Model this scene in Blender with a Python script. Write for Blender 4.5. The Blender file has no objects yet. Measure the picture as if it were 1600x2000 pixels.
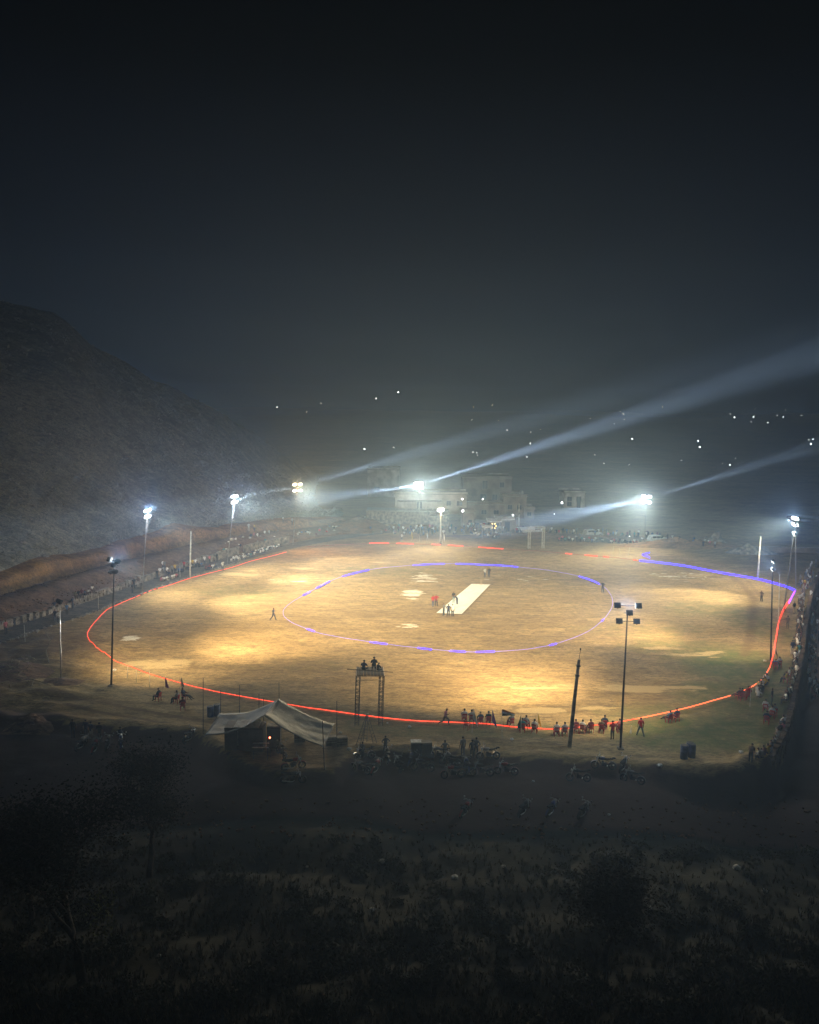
import bpy, bmesh, math, random
import numpy as np
from mathutils import Vector, Matrix, noise
random.seed(7)
R = math.radians
S = bpy.context.scene
COL = S.collection

# ---------------------------------------------------------------- camera, sky, exposure
H = 28.0; FPX = 1650.0; PITCH = R(7.08); ROLL = 0.012
cF = Vector((0, math.cos(PITCH), -math.sin(PITCH)))
r0 = Vector((1, 0, 0)); u0 = Vector((0, math.sin(PITCH), math.cos(PITCH)))
cR = r0*math.cos(ROLL) + u0*math.sin(ROLL)
cU = -r0*math.sin(ROLL) + u0*math.cos(ROLL)
cam_d = bpy.data.cameras.new('camera'); cam = bpy.data.objects.new('camera', cam_d); COL.objects.link(cam)
cam.matrix_world = Matrix(((cR.x, cU.x, -cF.x, 0), (cR.y, cU.y, -cF.y, 0), (cR.z, cU.z, -cF.z, H), (0, 0, 0, 1)))
cam_d.sensor_fit = 'HORIZONTAL'; cam_d.sensor_width = 36; cam_d.lens = 36*FPX/1600
cam_d.clip_start = 0.5; cam_d.clip_end = 6000
S.camera = cam

W_ = bpy.data.worlds.new('World'); S.world = W_; W_.use_nodes = True
nt = W_.node_tree; nt.nodes.clear()
tc = nt.nodes.new('ShaderNodeTexCoord'); sx = nt.nodes.new('ShaderNodeSeparateXYZ')
rp = nt.nodes.new('ShaderNodeValToRGB'); bgn = nt.nodes.new('ShaderNodeBackground'); wo = nt.nodes.new('ShaderNodeOutputWorld')
nt.links.new(tc.outputs['Generated'], sx.inputs[0]); nt.links.new(sx.outputs['Z'], rp.inputs[0])
nt.links.new(rp.outputs[0], bgn.inputs[0]); nt.links.new(bgn.outputs[0], wo.inputs['Surface'])
e = rp.color_ramp.elements
e[0].position = 0.0; e[0].color = (.034, .050, .070, 1)
e[1].position = 0.55; e[1].color = (.0016, .0021, .003, 1)
for q, c in ((.08, (.024, .036, .054, 1)), (.2, (.010, .015, .026, 1)), (.36, (.003, .004, .0056, 1))):
    n_ = e.new(q); n_.color = c
bgn.inputs[1].default_value = .3
S.view_settings.view_transform = 'Standard'; S.view_settings.look = 'None'
S.view_settings.exposure = 0; S.view_settings.gamma = 1; S.view_settings.use_curve_mapping = False
S.cycles.use_denoising = True
S.cycles.max_bounces = 3; S.cycles.diffuse_bounces = 2; S.cycles.glossy_bounces = 2
S.cycles.transmission_bounces = 3; S.cycles.transparent_max_bounces = 6
S.cycles.volume_bounces = 1
S.cycles.sample_clamp_direct = 0; S.cycles.sample_clamp_indirect = 4
S.cycles.use_light_tree = False
S.cycles.denoising_prefilter = 'ACCURATE'

# ---------------------------------------------------------------- helpers
def ray(px, py):
    return cF + cR*((px-800)/FPX) - cU*((py-1000)/FPX)
def G(px, py, z=0.0):                       # where the line of sight meets the level z
    d = ray(px, py); k = (z-H)/d.z
    return Vector((d.x*k, d.y*k, z))
def AT(px, py, Y):                          # the point on the line of sight at depth Y
    d = ray(px, py); k = Y/d.y
    return Vector((d.x*k, Y, H + d.z*k))
def PX(p):                                  # world point -> photo pixel
    v = Vector(p)-Vector((0, 0, H)); w = v.dot(cF)
    return 800+FPX*v.dot(cR)/w, 1000-FPX*v.dot(cU)/w

def tag(o, label=None, cat=None, group=None, kind=None):
    if label: o['label'] = label
    if cat: o['category'] = cat
    if group: o['group'] = group
    if kind: o['kind'] = kind
    return o
def link(name, me, parent=None, mat=None, loc=None):
    o = bpy.data.objects.new(name, me); COL.objects.link(o)
    if mat is not None and me is not None and not me.materials:
        for m in (mat if isinstance(mat, (list, tuple)) else [mat]): me.materials.append(m)
    if parent: o.parent = parent
    if loc is not None: o.location = loc
    return o
def empty(name, loc=(0, 0, 0), rz=0, label=None, cat=None, group=None, scale=1):
    o = bpy.data.objects.new(name, None); COL.objects.link(o)
    o.location = loc; o.rotation_euler = (0, 0, rz); o.scale = (scale,)*3; o.empty_display_size = .2
    return tag(o, label, cat, group)
KIDS = {}
def copy_tree(o, parent=None, kids=None):
    c = o.copy(); COL.objects.link(c); c.parent = parent
    for ch in (KIDS.get(o.name) or list(o.children)): copy_tree(ch, c)
    return c

class MB:
    """collects vertices and faces for one mesh"""
    def __init__(s): s.v = []; s.f = []; s.m = []
    def add(s, vs, fs, mi=0):
        n = len(s.v); s.v += [tuple(v) for v in vs]; s.f += [tuple(i+n for i in f) for f in fs]; s.m += [mi]*len(fs)
        return s
    def box(s, c, d, rz=0, mi=0, tilt=None):
        x, y, z = d[0]/2, d[1]/2, d[2]/2
        M = Matrix.Rotation(rz, 3, 'Z')
        if tilt: M = M @ Matrix.Rotation(tilt, 3, 'X')
        vs = [Vector(c)+M@Vector((sx_*x, sy*y, sz*z)) for sz in (-1, 1) for sx_, sy in ((-1, -1), (1, -1), (1, 1), (-1, 1))]
        return s.add(vs, [(3, 2, 1, 0), (4, 5, 6, 7), (0, 1, 5, 4), (1, 2, 6, 5), (2, 3, 7, 6), (3, 0, 4, 7)], mi)
    def tube(s, pts, r, n=6, mi=0, closed=False):
        pts = [Vector(p) for p in pts]; k = len(pts)
        rr = r if isinstance(r, (list, tuple)) else [r]*k
        rings = []
        for i, p in enumerate(pts):
            a = pts[i-1] if (i or closed) else p; b = pts[(i+1) % k] if (i < k-1 or closed) else p
            t = (b-a).normalized() if (b-a).length > 1e-9 else Vector((0, 0, 1))
            ref = Vector((0, 0, 1)) if abs(t.z) < .95 else Vector((0, 1, 0))
            u = t.cross(ref).normalized(); w = t.cross(u)
            rings.append([p+(u*math.cos(j*2*math.pi/n)+w*math.sin(j*2*math.pi/n))*rr[i] for j in range(n)])
        vs = [q for g in rings for q in g]; fs = []
        for i in range(k if closed else k-1):
            i2 = (i+1) % k
            for j in range(n): fs.append((i*n+j, i*n+(j+1) % n, i2*n+(j+1) % n, i2*n+j))
        if not closed:
            fs.append(tuple(range(n))[::-1]); fs.append(tuple(range((k-1)*n, k*n)))
        return s.add(vs, fs, mi)
    def lathe(s, prof, n=12, c=(0, 0, 0), mi=0, axis='Z'):
        vs = []
        for r, z in prof:
            for j in range(n):
                a = j*2*math.pi/n; v = (r*math.cos(a), r*math.sin(a), z)
                if axis == 'Y': v = (v[0], v[2], v[1])
                if axis == 'X': v = (v[2], v[0], v[1])
                vs.append(Vector(c)+Vector(v))
        fs = []
        for i in range(len(prof)-1):
            for j in range(n): fs.append((i*n+j, i*n+(j+1) % n, (i+1)*n+(j+1) % n, (i+1)*n+j))
        fs.append(tuple(range(n))[::-1]); fs.append(tuple(range((len(prof)-1)*n, len(prof)*n)))
        return s.add(vs, fs, mi)
    def mesh(s, name, mats=(), smooth=False):
        me = bpy.data.meshes.new(name); me.from_pydata([tuple(v) for v in s.v], [], s.f)
        for m in (mats if isinstance(mats, (list, tuple)) else [mats]): me.materials.append(m)
        if any(s.m): me.polygons.foreach_set('material_index', s.m)
        if smooth: me.polygons.foreach_set('use_smooth', [True]*len(me.polygons))
        me.update(); return me
    def build(s, name, mats, parent=None, smooth=False, loc=None):
        return link(name, s.mesh(name, mats, smooth), parent, loc=loc)

def nz(x, y, z=0.0): return noise.noise(Vector((x, y, z)))
def fbm(x, y, z=0.0, o=4):
    a = 1; s_ = 0
    for i in range(o): s_ += a*nz(x*2**i, y*2**i, z+i*7.3); a *= .5
    return s_

# ---------------------------------------------------------------- materials
def mat(name, col, rough=.8, metal=0, emit=None, estr=0, vary=.25, scale=3.0, bump=0.0, bscale=20.0, spec=.3, objcol=False, coords='Object', mixc=None):
    m = bpy.data.materials.new(name); m.use_nodes = True; t = m.node_tree; b = t.nodes['Principled BSDF']
    b.inputs['Roughness'].default_value = rough; b.inputs['Metallic'].default_value = metal
    b.inputs['Specular IOR Level'].default_value = spec
    tcn = t.nodes.new('ShaderNodeTexCoord')
    n = t.nodes.new('ShaderNodeTexNoise'); n.inputs['Scale'].default_value = scale; n.inputs['Detail'].default_value = 5
    t.links.new(tcn.outputs[coords], n.inputs['Vector'])
    mx = t.nodes.new('ShaderNodeMix'); mx.data_type = 'RGBA'
    c2 = mixc or tuple(max(0, c*(1-vary*1.6)) for c in col[:3]); c1 = tuple(min(1, c*(1+vary)) for c in col[:3]) if not mixc else col[:3]
    mr = t.nodes.new('ShaderNodeMapRange'); mr.inputs[1].default_value = .35; mr.inputs[2].default_value = .65
    t.links.new(n.outputs['Fac'], mr.inputs[0]); t.links.new(mr.outputs[0], mx.inputs[0])
    mx.inputs[6].default_value = (*c2, 1); mx.inputs[7].default_value = (*c1, 1)
    out = mx.outputs[2]
    if objcol:
        oi = t.nodes.new('ShaderNodeObjectInfo'); mm = t.nodes.new('ShaderNodeMix'); mm.data_type = 'RGBA'; mm.blend_type = 'MULTIPLY'
        mm.inputs[0].default_value = 1; t.links.new(out, mm.inputs[6]); t.links.new(oi.outputs['Color'], mm.inputs[7]); out = mm.outputs[2]
    t.links.new(out, b.inputs['Base Color'])
    if bump:
        n2 = t.nodes.new('ShaderNodeTexNoise'); n2.inputs['Scale'].default_value = bscale; n2.inputs['Detail'].default_value = 4
        t.links.new(tcn.outputs[coords], n2.inputs['Vector'])
        bp = t.nodes.new('ShaderNodeBump'); bp.inputs['Strength'].default_value = bump; bp.inputs['Distance'].default_value = .1
        t.links.new(n2.outputs['Fac'], bp.inputs['Height']); t.links.new(bp.outputs[0], b.inputs['Normal'])
    if emit:
        b.inputs['Emission Color'].default_value = (*emit, 1); b.inputs['Emission Strength'].default_value = estr
    return m
M = {}
M['galv'] = mat('galvanised_steel', (.30, .29, .27), .5, .6)
M['dark'] = mat('dark_iron', (.03, .027, .025), .6, .3)
M['pole_white'] = mat('white_painted_pole', (.62, .62, .58), .6)
M['lamp'] = mat('floodlight_lens', (.9, .9, .9), .3, 0, (1, .96, .93), 14)
M['lamp_off'] = mat('floodlight_glass', (.05, .05, .06), .15)
M['concrete'] = mat('concrete_post', (.20, .18, .15), .9, bump=.3)
M['red_led'] = mat('red_light_rope', (.6, .05, .03), .5, 0, (1, .055, .022), 2.6)
M['orange_led'] = mat('orange_red_light_rope', (.7, .1, .05), .5, 0, (1, .14, .045), 3.2)
M['red_dim'] = mat('red_rope_unlit', (.42, .09, .05), .6)
M['blue_led'] = mat('blue_light_rope', (.06, .04, .6), .5, 0, (.022, .010, 1), 7.0)
M['white_rope'] = mat('white_rope', (.20, .18, .60), .6, 0, (.26, .18, 1), 1.0)  # violet glow put into the whole rope, beyond its lit sections

# ground: albedo comes from painted point attributes (grass cover, chalk, pale lamp pools, dark soil with painted shade) mixed with noise
def ground_mat(name, attr=True, base=((.43, .315, .155), (.29, .205, .098)), bump=.9, big=.05):
    m = bpy.data.materials.new(name); m.use_nodes = True; t = m.node_tree; b = t.nodes['Principled BSDF']
    b.inputs['Roughness'].default_value = .95; b.inputs['Specular IOR Level'].default_value = .1
    ge = t.nodes.new('ShaderNodeNewGeometry')
    mp = t.nodes.new('ShaderNodeMapping'); mp.inputs['Scale'].default_value = (.35, 1, 1)
    t.links.new(ge.outputs['Position'], mp.inputs['Vector'])
    def N(sc, det=6, src=None, rough=.6):
        n = t.nodes.new('ShaderNodeTexNoise'); n.inputs['Scale'].default_value = sc; n.inputs['Detail'].default_value = det
        n.inputs['Roughness'].default_value = rough
        t.links.new(src or ge.outputs['Position'], n.inputs['Vector']); return n.outputs['Fac']
    def rng(x, a, b_, c=0, d=1):
        r = t.nodes.new('ShaderNodeMapRange'); r.inputs[1].default_value = a; r.inputs[2].default_value = b_
        r.inputs[3].default_value = c; r.inputs[4].default_value = d; t.links.new(x, r.inputs[0]); return r.outputs[0]
    def mix(f, a, c, mode='MIX'):
        mx = t.nodes.new('ShaderNodeMix'); mx.data_type = 'RGBA'; mx.blend_type = mode
        if isinstance(f, (int, float)): mx.inputs[0].default_value = f
        else: t.links.new(f, mx.inputs[0])
        for i, q in ((6, a), (7, c)):
            if isinstance(q, tuple): mx.inputs[i].default_value = (*q, 1)
            else: t.links.new(q, mx.inputs[i])
        return mx.outputs[2]
    def math_(op, a, c):
        n = t.nodes.new('ShaderNodeMath'); n.operation = op
        for i, q in ((0, a), (1, c)):
            if isinstance(q, (int, float)): n.inputs[i].default_value = q
            else: t.links.new(q, n.inputs[i])
        return n.outputs[0]
    c = mix(rng(N(big, 8, mp.outputs[0]), .36, .64), base[1], base[0])
    c = mix(rng(N(.32, 8, mp.outputs[0], .7), .45, .72), c, tuple(min(1, q*1.35) for q in base[0]))
    c = mix(rng(N(1.3, 7, mp.outputs[0], .8), .47, .62, 0, .8), c, tuple(q*.45 for q in base[1]))
    c = mix(rng(N(5, 5, mp.outputs[0], .85), .46, .60, 0, .75), c, tuple(q*.4 for q in base[1]))
    if attr:
        for an, col, nsc, lo, hi in (('grass_cover', (.11, .135, .045), .55, 2.0, .42), ('pale_light_pool', (.50, .385, .20), .22, 2.6, .05), ('chalk', (.78, .76, .68), .8, 2.6, .04), ('dark_soil_shade', (.115, .078, .062), .9, .8, .3), ('slope_soil', (.027, .031, .024), .9, .5, .3), ('tyre_track', (.16, .105, .055), 1.5, 1.2, .3)):
            at = t.nodes.new('ShaderNodeAttribute'); at.attribute_name = an
            v = math_('MULTIPLY', at.outputs['Fac'], .95)
            nn = N(nsc, 8, mp.outputs[0] if an != 'grass_cover' else None, .72)
            wig = math_('MULTIPLY', math_('SUBTRACT', nn, .5), lo)
            f = rng(math_('ADD', v, wig), .5-hi, .5+hi)
            f = math_('MULTIPLY', f, math_('MINIMUM', math_('MULTIPLY', v, 5.0), 1.0))
            c = mix(f, c, col)
    t.links.new(c, b.inputs['Base Color'])
    bp = t.nodes.new('ShaderNodeBump'); bp.inputs['Strength'].default_value = bump; bp.inputs['Distance'].default_value = .08
    t.links.new(math_('ADD', N(2.5, 8, mp.outputs[0], .7), math_('MULTIPLY', N(.5, 5), 1.5)), bp.inputs['Height']); t.links.new(bp.outputs[0], b.inputs['Normal'])
    return m
M['ground'] = ground_mat('dry_earth')
M['earth'] = ground_mat('loose_brown_earth', False, ((.24, .15, .095), (.15, .095, .062)), .9, .12)
M['ochre'] = ground_mat('cut_ochre_earth', False, ((.40, .24, .11), (.24, .14, .07)), .9, .3)
M['hill'] = ground_mat('hill_scrub_soil', False, ((.42, .40, .33), (.24, .24, .19)), .9, .05)
M['pathm'] = ground_mat('path_gravel', False, ((.17, .15, .12), (.12, .105, .085)), .5, .2)

# ---------------------------------------------------------------- ground sheet
EDGE = [(-260, 1385), (0, 1403), (130, 1412), (380, 1430), (470, 1492), (560, 1515), (650, 1512), (705, 1464), (800, 1466), (950, 1477), (1100, 1486), (1300, 1500), (1440, 1502),
        (1500, 1480), (1533, 1420), (1548, 1350), (1560, 1290), (1570, 1210), (1586, 1140), (1620, 1085), (1700, 1040)]
EP = np.array([G(*p)[:2] for p in EDGE])
near_poly = np.vstack([EP, [[400, 260], [400, -60], [-400, -60], [-400, EP[0][1]]]])
def seg_dist(P, A):
    d = np.full(len(P), 1e9)
    for i in range(len(A)-1):
        a, b = A[i], A[i+1]; ab = b-a; tt = np.clip(((P-a)@ab)/(ab@ab), 0, 1)
        d = np.minimum(d, np.hypot(*(P-(a+tt[:, None]*ab)).T))
    return d
def inside(P, A):
    c = np.zeros(len(P), bool); x, y = P.T
    for i in range(len(A)):
        (x1, y1), (x2, y2) = A[i], A[(i+1) % len(A)]
        with np.errstate(divide='ignore', invalid='ignore'):
            c ^= ((y1 > y) != (y2 > y)) & (x < (x2-x1)*(y-y1)/(y2-y1)+x1)
    return c
def sm(a, b, x):
    t = np.clip((x-a)/(b-a), 0, 1); return t*t*(3-2*t)
_rs = np.random.RandomState(3)
_tab = _rs.rand(256, 256)
def vn(x, y, sc):
    x = x*sc; y = y*sc; xi = np.floor(x).astype(int); yi = np.floor(y).astype(int); fx = x-xi; fy = y-yi
    fx = fx*fx*(3-2*fx); fy = fy*fy*(3-2*fy); g = lambda a, b: _tab[a % 256, b % 256]
    return (g(xi, yi)*(1-fx)+g(xi+1, yi)*fx)*(1-fy)+(g(xi, yi+1)*(1-fx)+g(xi+1, yi+1)*fx)*fy-.5
def vfb(x, y, sc, o=4): return sum(vn(x+i*17.1, y-i*9.7, sc*2**i)/2**i for i in range(o))
def ground_h(x, y):
    P = np.stack([x, y], 1)
    d = seg_dist(P, EP)*np.where(inside(P, near_poly), 1, -1)+.45*vfb(x, y, .5, 3)   # >0: below the terrace edge
    k_ = sm(17, 25, x)
    drop = sm(0, .9, d)*(.75+2.25*k_)+sm(1, 13, d)*1.9*(1-k_)
    z = .05*vfb(x, y, .15)+.025*vfb(x, y, .9, 3)-drop+sm(0, 1.5, d)*.30*vfb(x, y, .35, 5)
    # low spoil ridge along the terrace edge, rutted ground to the left
    z += .22*np.exp(-(d+.8)**2/.5)*(1+.9*vfb(x, y, .8, 2))*(x < 30)
    L = sm(-26, -36, x)*sm(105, 92, y)
    z += L*(.55*vfb(x, y, .45, 4)+.35*vfb(x*.35, y, 1.1, 3))
    # scrub slope climbing towards the viewpoint
    up = np.clip(57-y, 0, 31)
    z += sm(0, 4, up)*.8+up*.22+sm(0, 8, up)*.7*vfb(x, y, .22, 4)
    z += np.where(y < 26, (26-y)*.75, 0)
    return z
def grid_axis(parts):
    out = []
    for a, b, st in parts: out += list(np.arange(a, b, st))
    return np.array(out+[parts[-1][1]])
gx = grid_axis([(-900, -400, 50), (-400, -120, 14), (-120, -62, 2.2), (-62, 74, .42), (74, 130, 2.5), (130, 400, 15), (400, 1000, 50)])
gy = grid_axis([(-40, 22, 3), (22, 54, .6), (54, 120, .36), (120, 178, .55), (178, 240, 2.2), (240, 420, 12), (420, 2600, 90)])
X, Y = np.meshgrid(gx, gy); xf, yf = X.ravel(), Y.ravel()
Z = ground_h(xf, yf)
# far country rises gently behind the village
Z += sm(300, 800, yf)*(18+16*vfb(xf, yf, .004, 3))
_gx, _gy, _Zg = gx.tolist(), gy.tolist(), Z.reshape(X.shape).tolist()
import bisect
def gz(x, y):
    i = min(max(bisect.bisect_right(_gx, x)-1, 0), len(_gx)-2); j = min(max(bisect.bisect_right(_gy, y)-1, 0), len(_gy)-2)
    u = min(1, max(0, (x-_gx[i])/(_gx[i+1]-_gx[i]))); v = min(1, max(0, (y-_gy[j])/(_gy[j+1]-_gy[j])))
    a, b = _Zg[j], _Zg[j+1]
    return (a[i]*(1-u)+a[i+1]*u)*(1-v)+(b[i]*(1-u)+b[i+1]*u)*v
def gridmesh(name, X, Y, Z, m, attrs=None):
    ny, nx = X.shape; me = bpy.data.meshes.new(name)
    co = np.stack([X.ravel(), Y.ravel(), np.asarray(Z).ravel()], 1).astype(np.float32)
    i = np.arange(nx*ny).reshape(ny, nx)
    q = np.stack([i[:-1, :-1], i[:-1, 1:], i[1:, 1:], i[1:, :-1]], -1).reshape(-1, 4)
    me.vertices.add(len(co)); me.vertices.foreach_set('co', co.ravel())
    me.loops.add(q.size); me.loops.foreach_set('vertex_index', q.ravel().astype(np.int32))
    me.polygons.add(len(q)); me.polygons.foreach_set('loop_start', (np.arange(len(q))*4).astype(np.int32))
    me.polygons.foreach_set('use_smooth', np.ones(len(q), bool))
    me.update(calc_edges=True); me.validate()
    for k, v in (attrs or {}).items():
        a = me.attributes.new(k, 'FLOAT', 'POINT'); a.data.foreach_set('value', np.asarray(v, np.float32).ravel())
    me.materials.append(m)
    return link(name, me)
def blob(px, py, rx, ry, soft=.6):
    c = G(px, py); e_ = ((xf-c.x)/rx)**2+((yf-c.y)/ry)**2
    return np.clip((1.15-np.sqrt(e_))/soft, 0, 1)
P_ = np.stack([xf, yf], 1)
low = np.where(inside(P_, near_poly), 1.0, 0.0)
grass = np.maximum.reduce([blob(1290, 1395, 7, 3.2)*.5, blob(1440, 1300, 8, 9)*.75, blob(1400, 1430, 12, 5)*.78, blob(1450, 1370, 7, 8)*.7, blob(1340, 1265, 9, 4)*.5, blob(1380, 1190, 8, 6)*.35, blob(1250, 1230, 12, 5)*.25,
    blob(480, 1155, 9, 5)*.28, blob(760, 1115, 14, 6)*.3, blob(1480, 1220, 4, 12)*.45, blob(900, 1425, 16, 2.2)*.42, blob(640, 1400, 9, 3)*.32, blob(570, 1300, 9, 4)*.15])
pale = np.maximum.reduce([blob(1350, 1270, 6.5, 3)*.62, blob(1230, 1345, 5.5, 1.6)*.66, blob(1060, 1388, 3, 1)*.66, blob(1180, 1385, 3.4, 1)*.62, blob(1390, 1120, 9, 5)*.44, blob(330, 1290, 8, 5.0)*.42, blob(560, 1120, 12, 8)*.42, blob(1330, 1345, 4, 1.5)*.45, blob(820, 1095, 25, 6)*.3, blob(1100, 1350, 9, 4)*.4])  # paler ground, mostly pools of lamplight painted into the colour
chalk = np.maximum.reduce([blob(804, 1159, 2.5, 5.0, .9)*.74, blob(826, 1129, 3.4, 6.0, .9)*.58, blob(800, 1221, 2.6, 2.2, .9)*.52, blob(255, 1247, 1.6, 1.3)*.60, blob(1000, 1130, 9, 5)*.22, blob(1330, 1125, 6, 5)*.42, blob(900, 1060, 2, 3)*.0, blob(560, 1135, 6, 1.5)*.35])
soil_shade = np.clip(low*1.0+blob(50, 1400, 5, 2)*.8+sm(-30, -44, xf)*sm(112, 96, yf)*.55+.42*sm(66.5, 62, yf)*(xf > -30)*(xf < 46), 0, 1)  # dark lower soil, plus heap shadow and lamp falloff painted as darker ground
road = np.exp(-((yf-180)/7)**2)*.45*(xf > -30)
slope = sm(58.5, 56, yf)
trk = np.zeros(len(xf))
for pl, w_, k_ in (([(1415, 1118), (1450, 1140), (1472, 1170), (1468, 1230), (1455, 1280)], .9, .6), ([(1432, 1116), (1462, 1136), (1486, 1165)], .5, .5), ([(420, 1275), (470, 1262), (500, 1290), (478, 1318)], .35, .45), ([(600, 1180), (700, 1230), (830, 1330), (1000, 1430)], .5, .35),
                   ([(100, 1350), (200, 1372), (330, 1398), (420, 1412)], .5, .8), ([(90, 1366), (190, 1390), (330, 1415)], .45, .8), ([(0, 1335), (120, 1362), (260, 1372), (420, 1376)], .5, .6), ([(880, 1440), (1000, 1446), (1110, 1458)], .25, .7), ([(960, 1140), (1010, 1120), (1050, 1105)], .8, .4)):
    A = np.array([tuple(G(*q)[:2]) for q in pl]); dd = seg_dist(P_, A); trk = np.maximum(trk, np.clip(1.3-dd/w_, 0, 1)*k_)
ground = gridmesh('ground', X, Y, Z, M['ground'], dict(grass_cover=grass*(1-low), pale_light_pool=pale, chalk=chalk, dark_soil_shade=np.clip(soil_shade+road, 0, 1), slope_soil=slope, tyre_track=trk))
tag(ground, kind='structure')

# ---------------------------------------------------------------- left side: path, wall line, spoil bank, cut bank, hill
WALL_PX = [(-330, 1340), (-150, 1283), (0, 1231), (100, 1201), (200, 1165), (300, 1131), (400, 1101), (496, 1076), (570, 1061), (640, 1049), (700, 1041), (745, 1035)]
WL = [G(*p) for p in WALL_PX]
def polyline(pts, step):
    out = []; 
    for a, b in zip(pts[:-1], pts[1:]):
        n = max(1, int((b-a).length/step))
        out += [a.lerp(b, i/n) for i in range(n)]
    return out+[pts[-1]]
def smooth_line(pts, it=2):
    for _ in range(it):
        q = [pts[0]]
        for a, b in zip(pts[:-1], pts[1:]): q += [a.lerp(b, .25), a.lerp(b, .75)]
        pts = q+[pts[-1]]
    return pts
WLf = polyline(smooth_line(WL, 3), .6)
def normals(line):
    out = []
    for i, p in enumerate(line):
        t = (line[min(i+1, len(line)-1)]-line[max(i-1, 0)]).normalized(); out.append(Vector((-t.y, t.x, 0)))
    return out
WN = normals(WLf)
def strip(name, line, nrm, prof, m, fn=None):
    nv = len(prof); Xs = np.zeros((len(line), nv)); Ys = Xs.copy(); Zs = Xs.copy()
    for i, (p, n) in enumerate(zip(line, nrm)):
        for j, (s_, z_) in enumerate(prof):
            x = p.x+n.x*s_; y = p.y+n.y*s_
            if fn: ds, z2 = fn(i, s_, z_, x, y); x += n.x*ds; y += n.y*ds; z_ = z2
            Xs[i, j], Ys[i, j], Zs[i, j] = x, y, z_
    return gridmesh(name, Xs, Ys, Zs, m)
fade = lambda i: max(0.0, min(1.0, (len(WLf)-i)/60.0))
def berm_fn(i, s_, z_, x, y):
    k = fade(i); rough = .28*fbm(x*.5, y*.5)+.18*nz(x*1.9, y*1.9)
    e_ = max(0, min(1, (s_-.4)/1.5))
    return 0, z_*(.35+.65*k)+rough*e_*k
prof = [(.3, .2), (.5, .95), (.9, 1.0), (1.6, 1.15), (2.4, 1.5), (3.2, 1.9), (4.2, 2.25), (5.2, 2.45), (6.2, 2.35), (7.2, 2.0), (8.4, 1.5), (9.6, 1.15), (10.8, 1.0), (11.8, .9), (12.8, .8)]
tag(strip('spoil_bank', WLf, WN, prof, M['earth'], berm_fn), kind='structure')
def cut_fn(i, s_, z_, x, y):
    k = fade(i); rib = 0
    if s_ > 11.6: rib = .45*nz(i*.35, s_*.3, 4)+.3*nz(i*.9, 1, 2)
    tall = .75+.5*fbm(i*.03, 3.3)
    return rib, (z_-.6)*tall*(.25+.75*k)+.6
prof = [(11.2, .5), (11.8, 1.0), (12.3, 2.1), (12.6, 3.2), (12.9, 4.0), (13.3, 4.3), (14.2, 4.6), (15.5, 5.0)]
tag(strip('cut_bank', WLf, WN, prof, M['ochre'], cut_fn), kind='structure')
# path between the kerb and the wall
def path_fn(i, s_, z_, x, y): return 0, z_+.03*nz(x, y)
tag(strip('path', WLf, WN, [(-4.4, .06), (-3, .09), (-1.5, .09), (.2, .08)], M['pathm'], path_fn), kind='structure')

# hill: fan of profiles from the bank top to the ridge
RIDGE = [(-700, 590, 185), (-300, 585, 195), (-80, 580, 205), (0, 588, 210), (60, 596, 212), (120, 620, 215), (165, 662, 219), (300, 742, 232), (420, 800, 250), (500, 848, 275), (560, 895, 300), (640, 935, 350), (760, 985, 420)]
bank_top = [p+n*15.2 for p, n in zip(WLf, WN)]
def ridge_at(u):
    for a, b in zip(RIDGE[:-1], RIDGE[1:]):
        if a[0] <= u <= b[0]:
            k = (u-a[0])/(b[0]-a[0]); return [a[i]+(b[i]-a[i])*k for i in range(3)]
    return RIDGE[-1]
cols = []
ext = [bank_top[0]+(bank_top[0]-bank_top[20]).normalized()*d_ for d_ in (60, 45, 30, 15)]
base_line = [Vector((p.x, p.y, 4.6)) for p in ext]+[Vector((p.x, p.y, 5.0)) for p in bank_top[::3]]
nb = len(base_line)
NH = 46
Xh = np.zeros((nb, NH)); Yh = Xh.copy(); Zh = Xh.copy()
for i, b in enumerate(base_line):
    u = -700+(760+700)*(i/(nb-1))**1.0
    up_, vp_, D_ = ridge_at(u); rd = AT(up_, vp_, D_)
    kf = max(0, min(1, (nb-1-i)/20))
    for j in range(NH):
        k = j/(NH-9)
        if k <= 1:
            x = b.x+(rd.x-b.x)*k; y = b.y+(rd.y-b.y)*k
            z0 = (b.z-.6)*(.25+.75*kf)*(.75+.5*fbm(max(0, (i-4))*3*.03, 3.3))+.6
            z = z0+(rd.z-z0)*(k**.92*.65+.35*(k*k*(3-2*k)))
            amp = math.sin(min(1, k*1.02)*math.pi)
            z += amp*(3.0*fbm(x*.012, y*.012)+1.2*fbm(x*.06, y*.06))+min(1, k*12)*.5*fbm(x*.25, y*.25, 2, 3)
            if k > .9: z += (k-.9)*10*1.2*nz(x*.09, y*.09)
        else:
            e_ = (k-1)*4; x = rd.x-30*e_*.8; y = rd.y+45*e_; z = rd.z-.75*e_*rd.z
        Xh[i, j], Yh[i, j], Zh[i, j] = x, y, z
hill = gridmesh('hill', Xh, Yh, Zh, M['hill']); tag(hill, kind='structure')
# ---------------------------------------------------------------- floodlight masts
def lamp_head_mesh(lit, mats):
    """box housing, cooling fins, bezel; the lens faces -Y"""
    b = MB(); b.box((0, .06, 0), (.52, .16, .42)); b.box((0, .16, 0), (.44, .05, .34))
    for i in range(5): b.box((-.18+i*.09, .20, 0), (.02, .06, .3))
    b.box((0, .02, -.235), (.08, .08, .06))
    return b.mesh('housing', M['dark'])
HOUSING = lamp_head_mesh(True, None)
_l = MB(); _l.box((0, -.03, 0), (.46, .02, .36)); LENS_ON = _l.mesh('lens', M['lamp']); LENS_OFF = MB().box((0, -.03, 0), (.46, .02, .36)).mesh('lens', M['lamp_off'])

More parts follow.
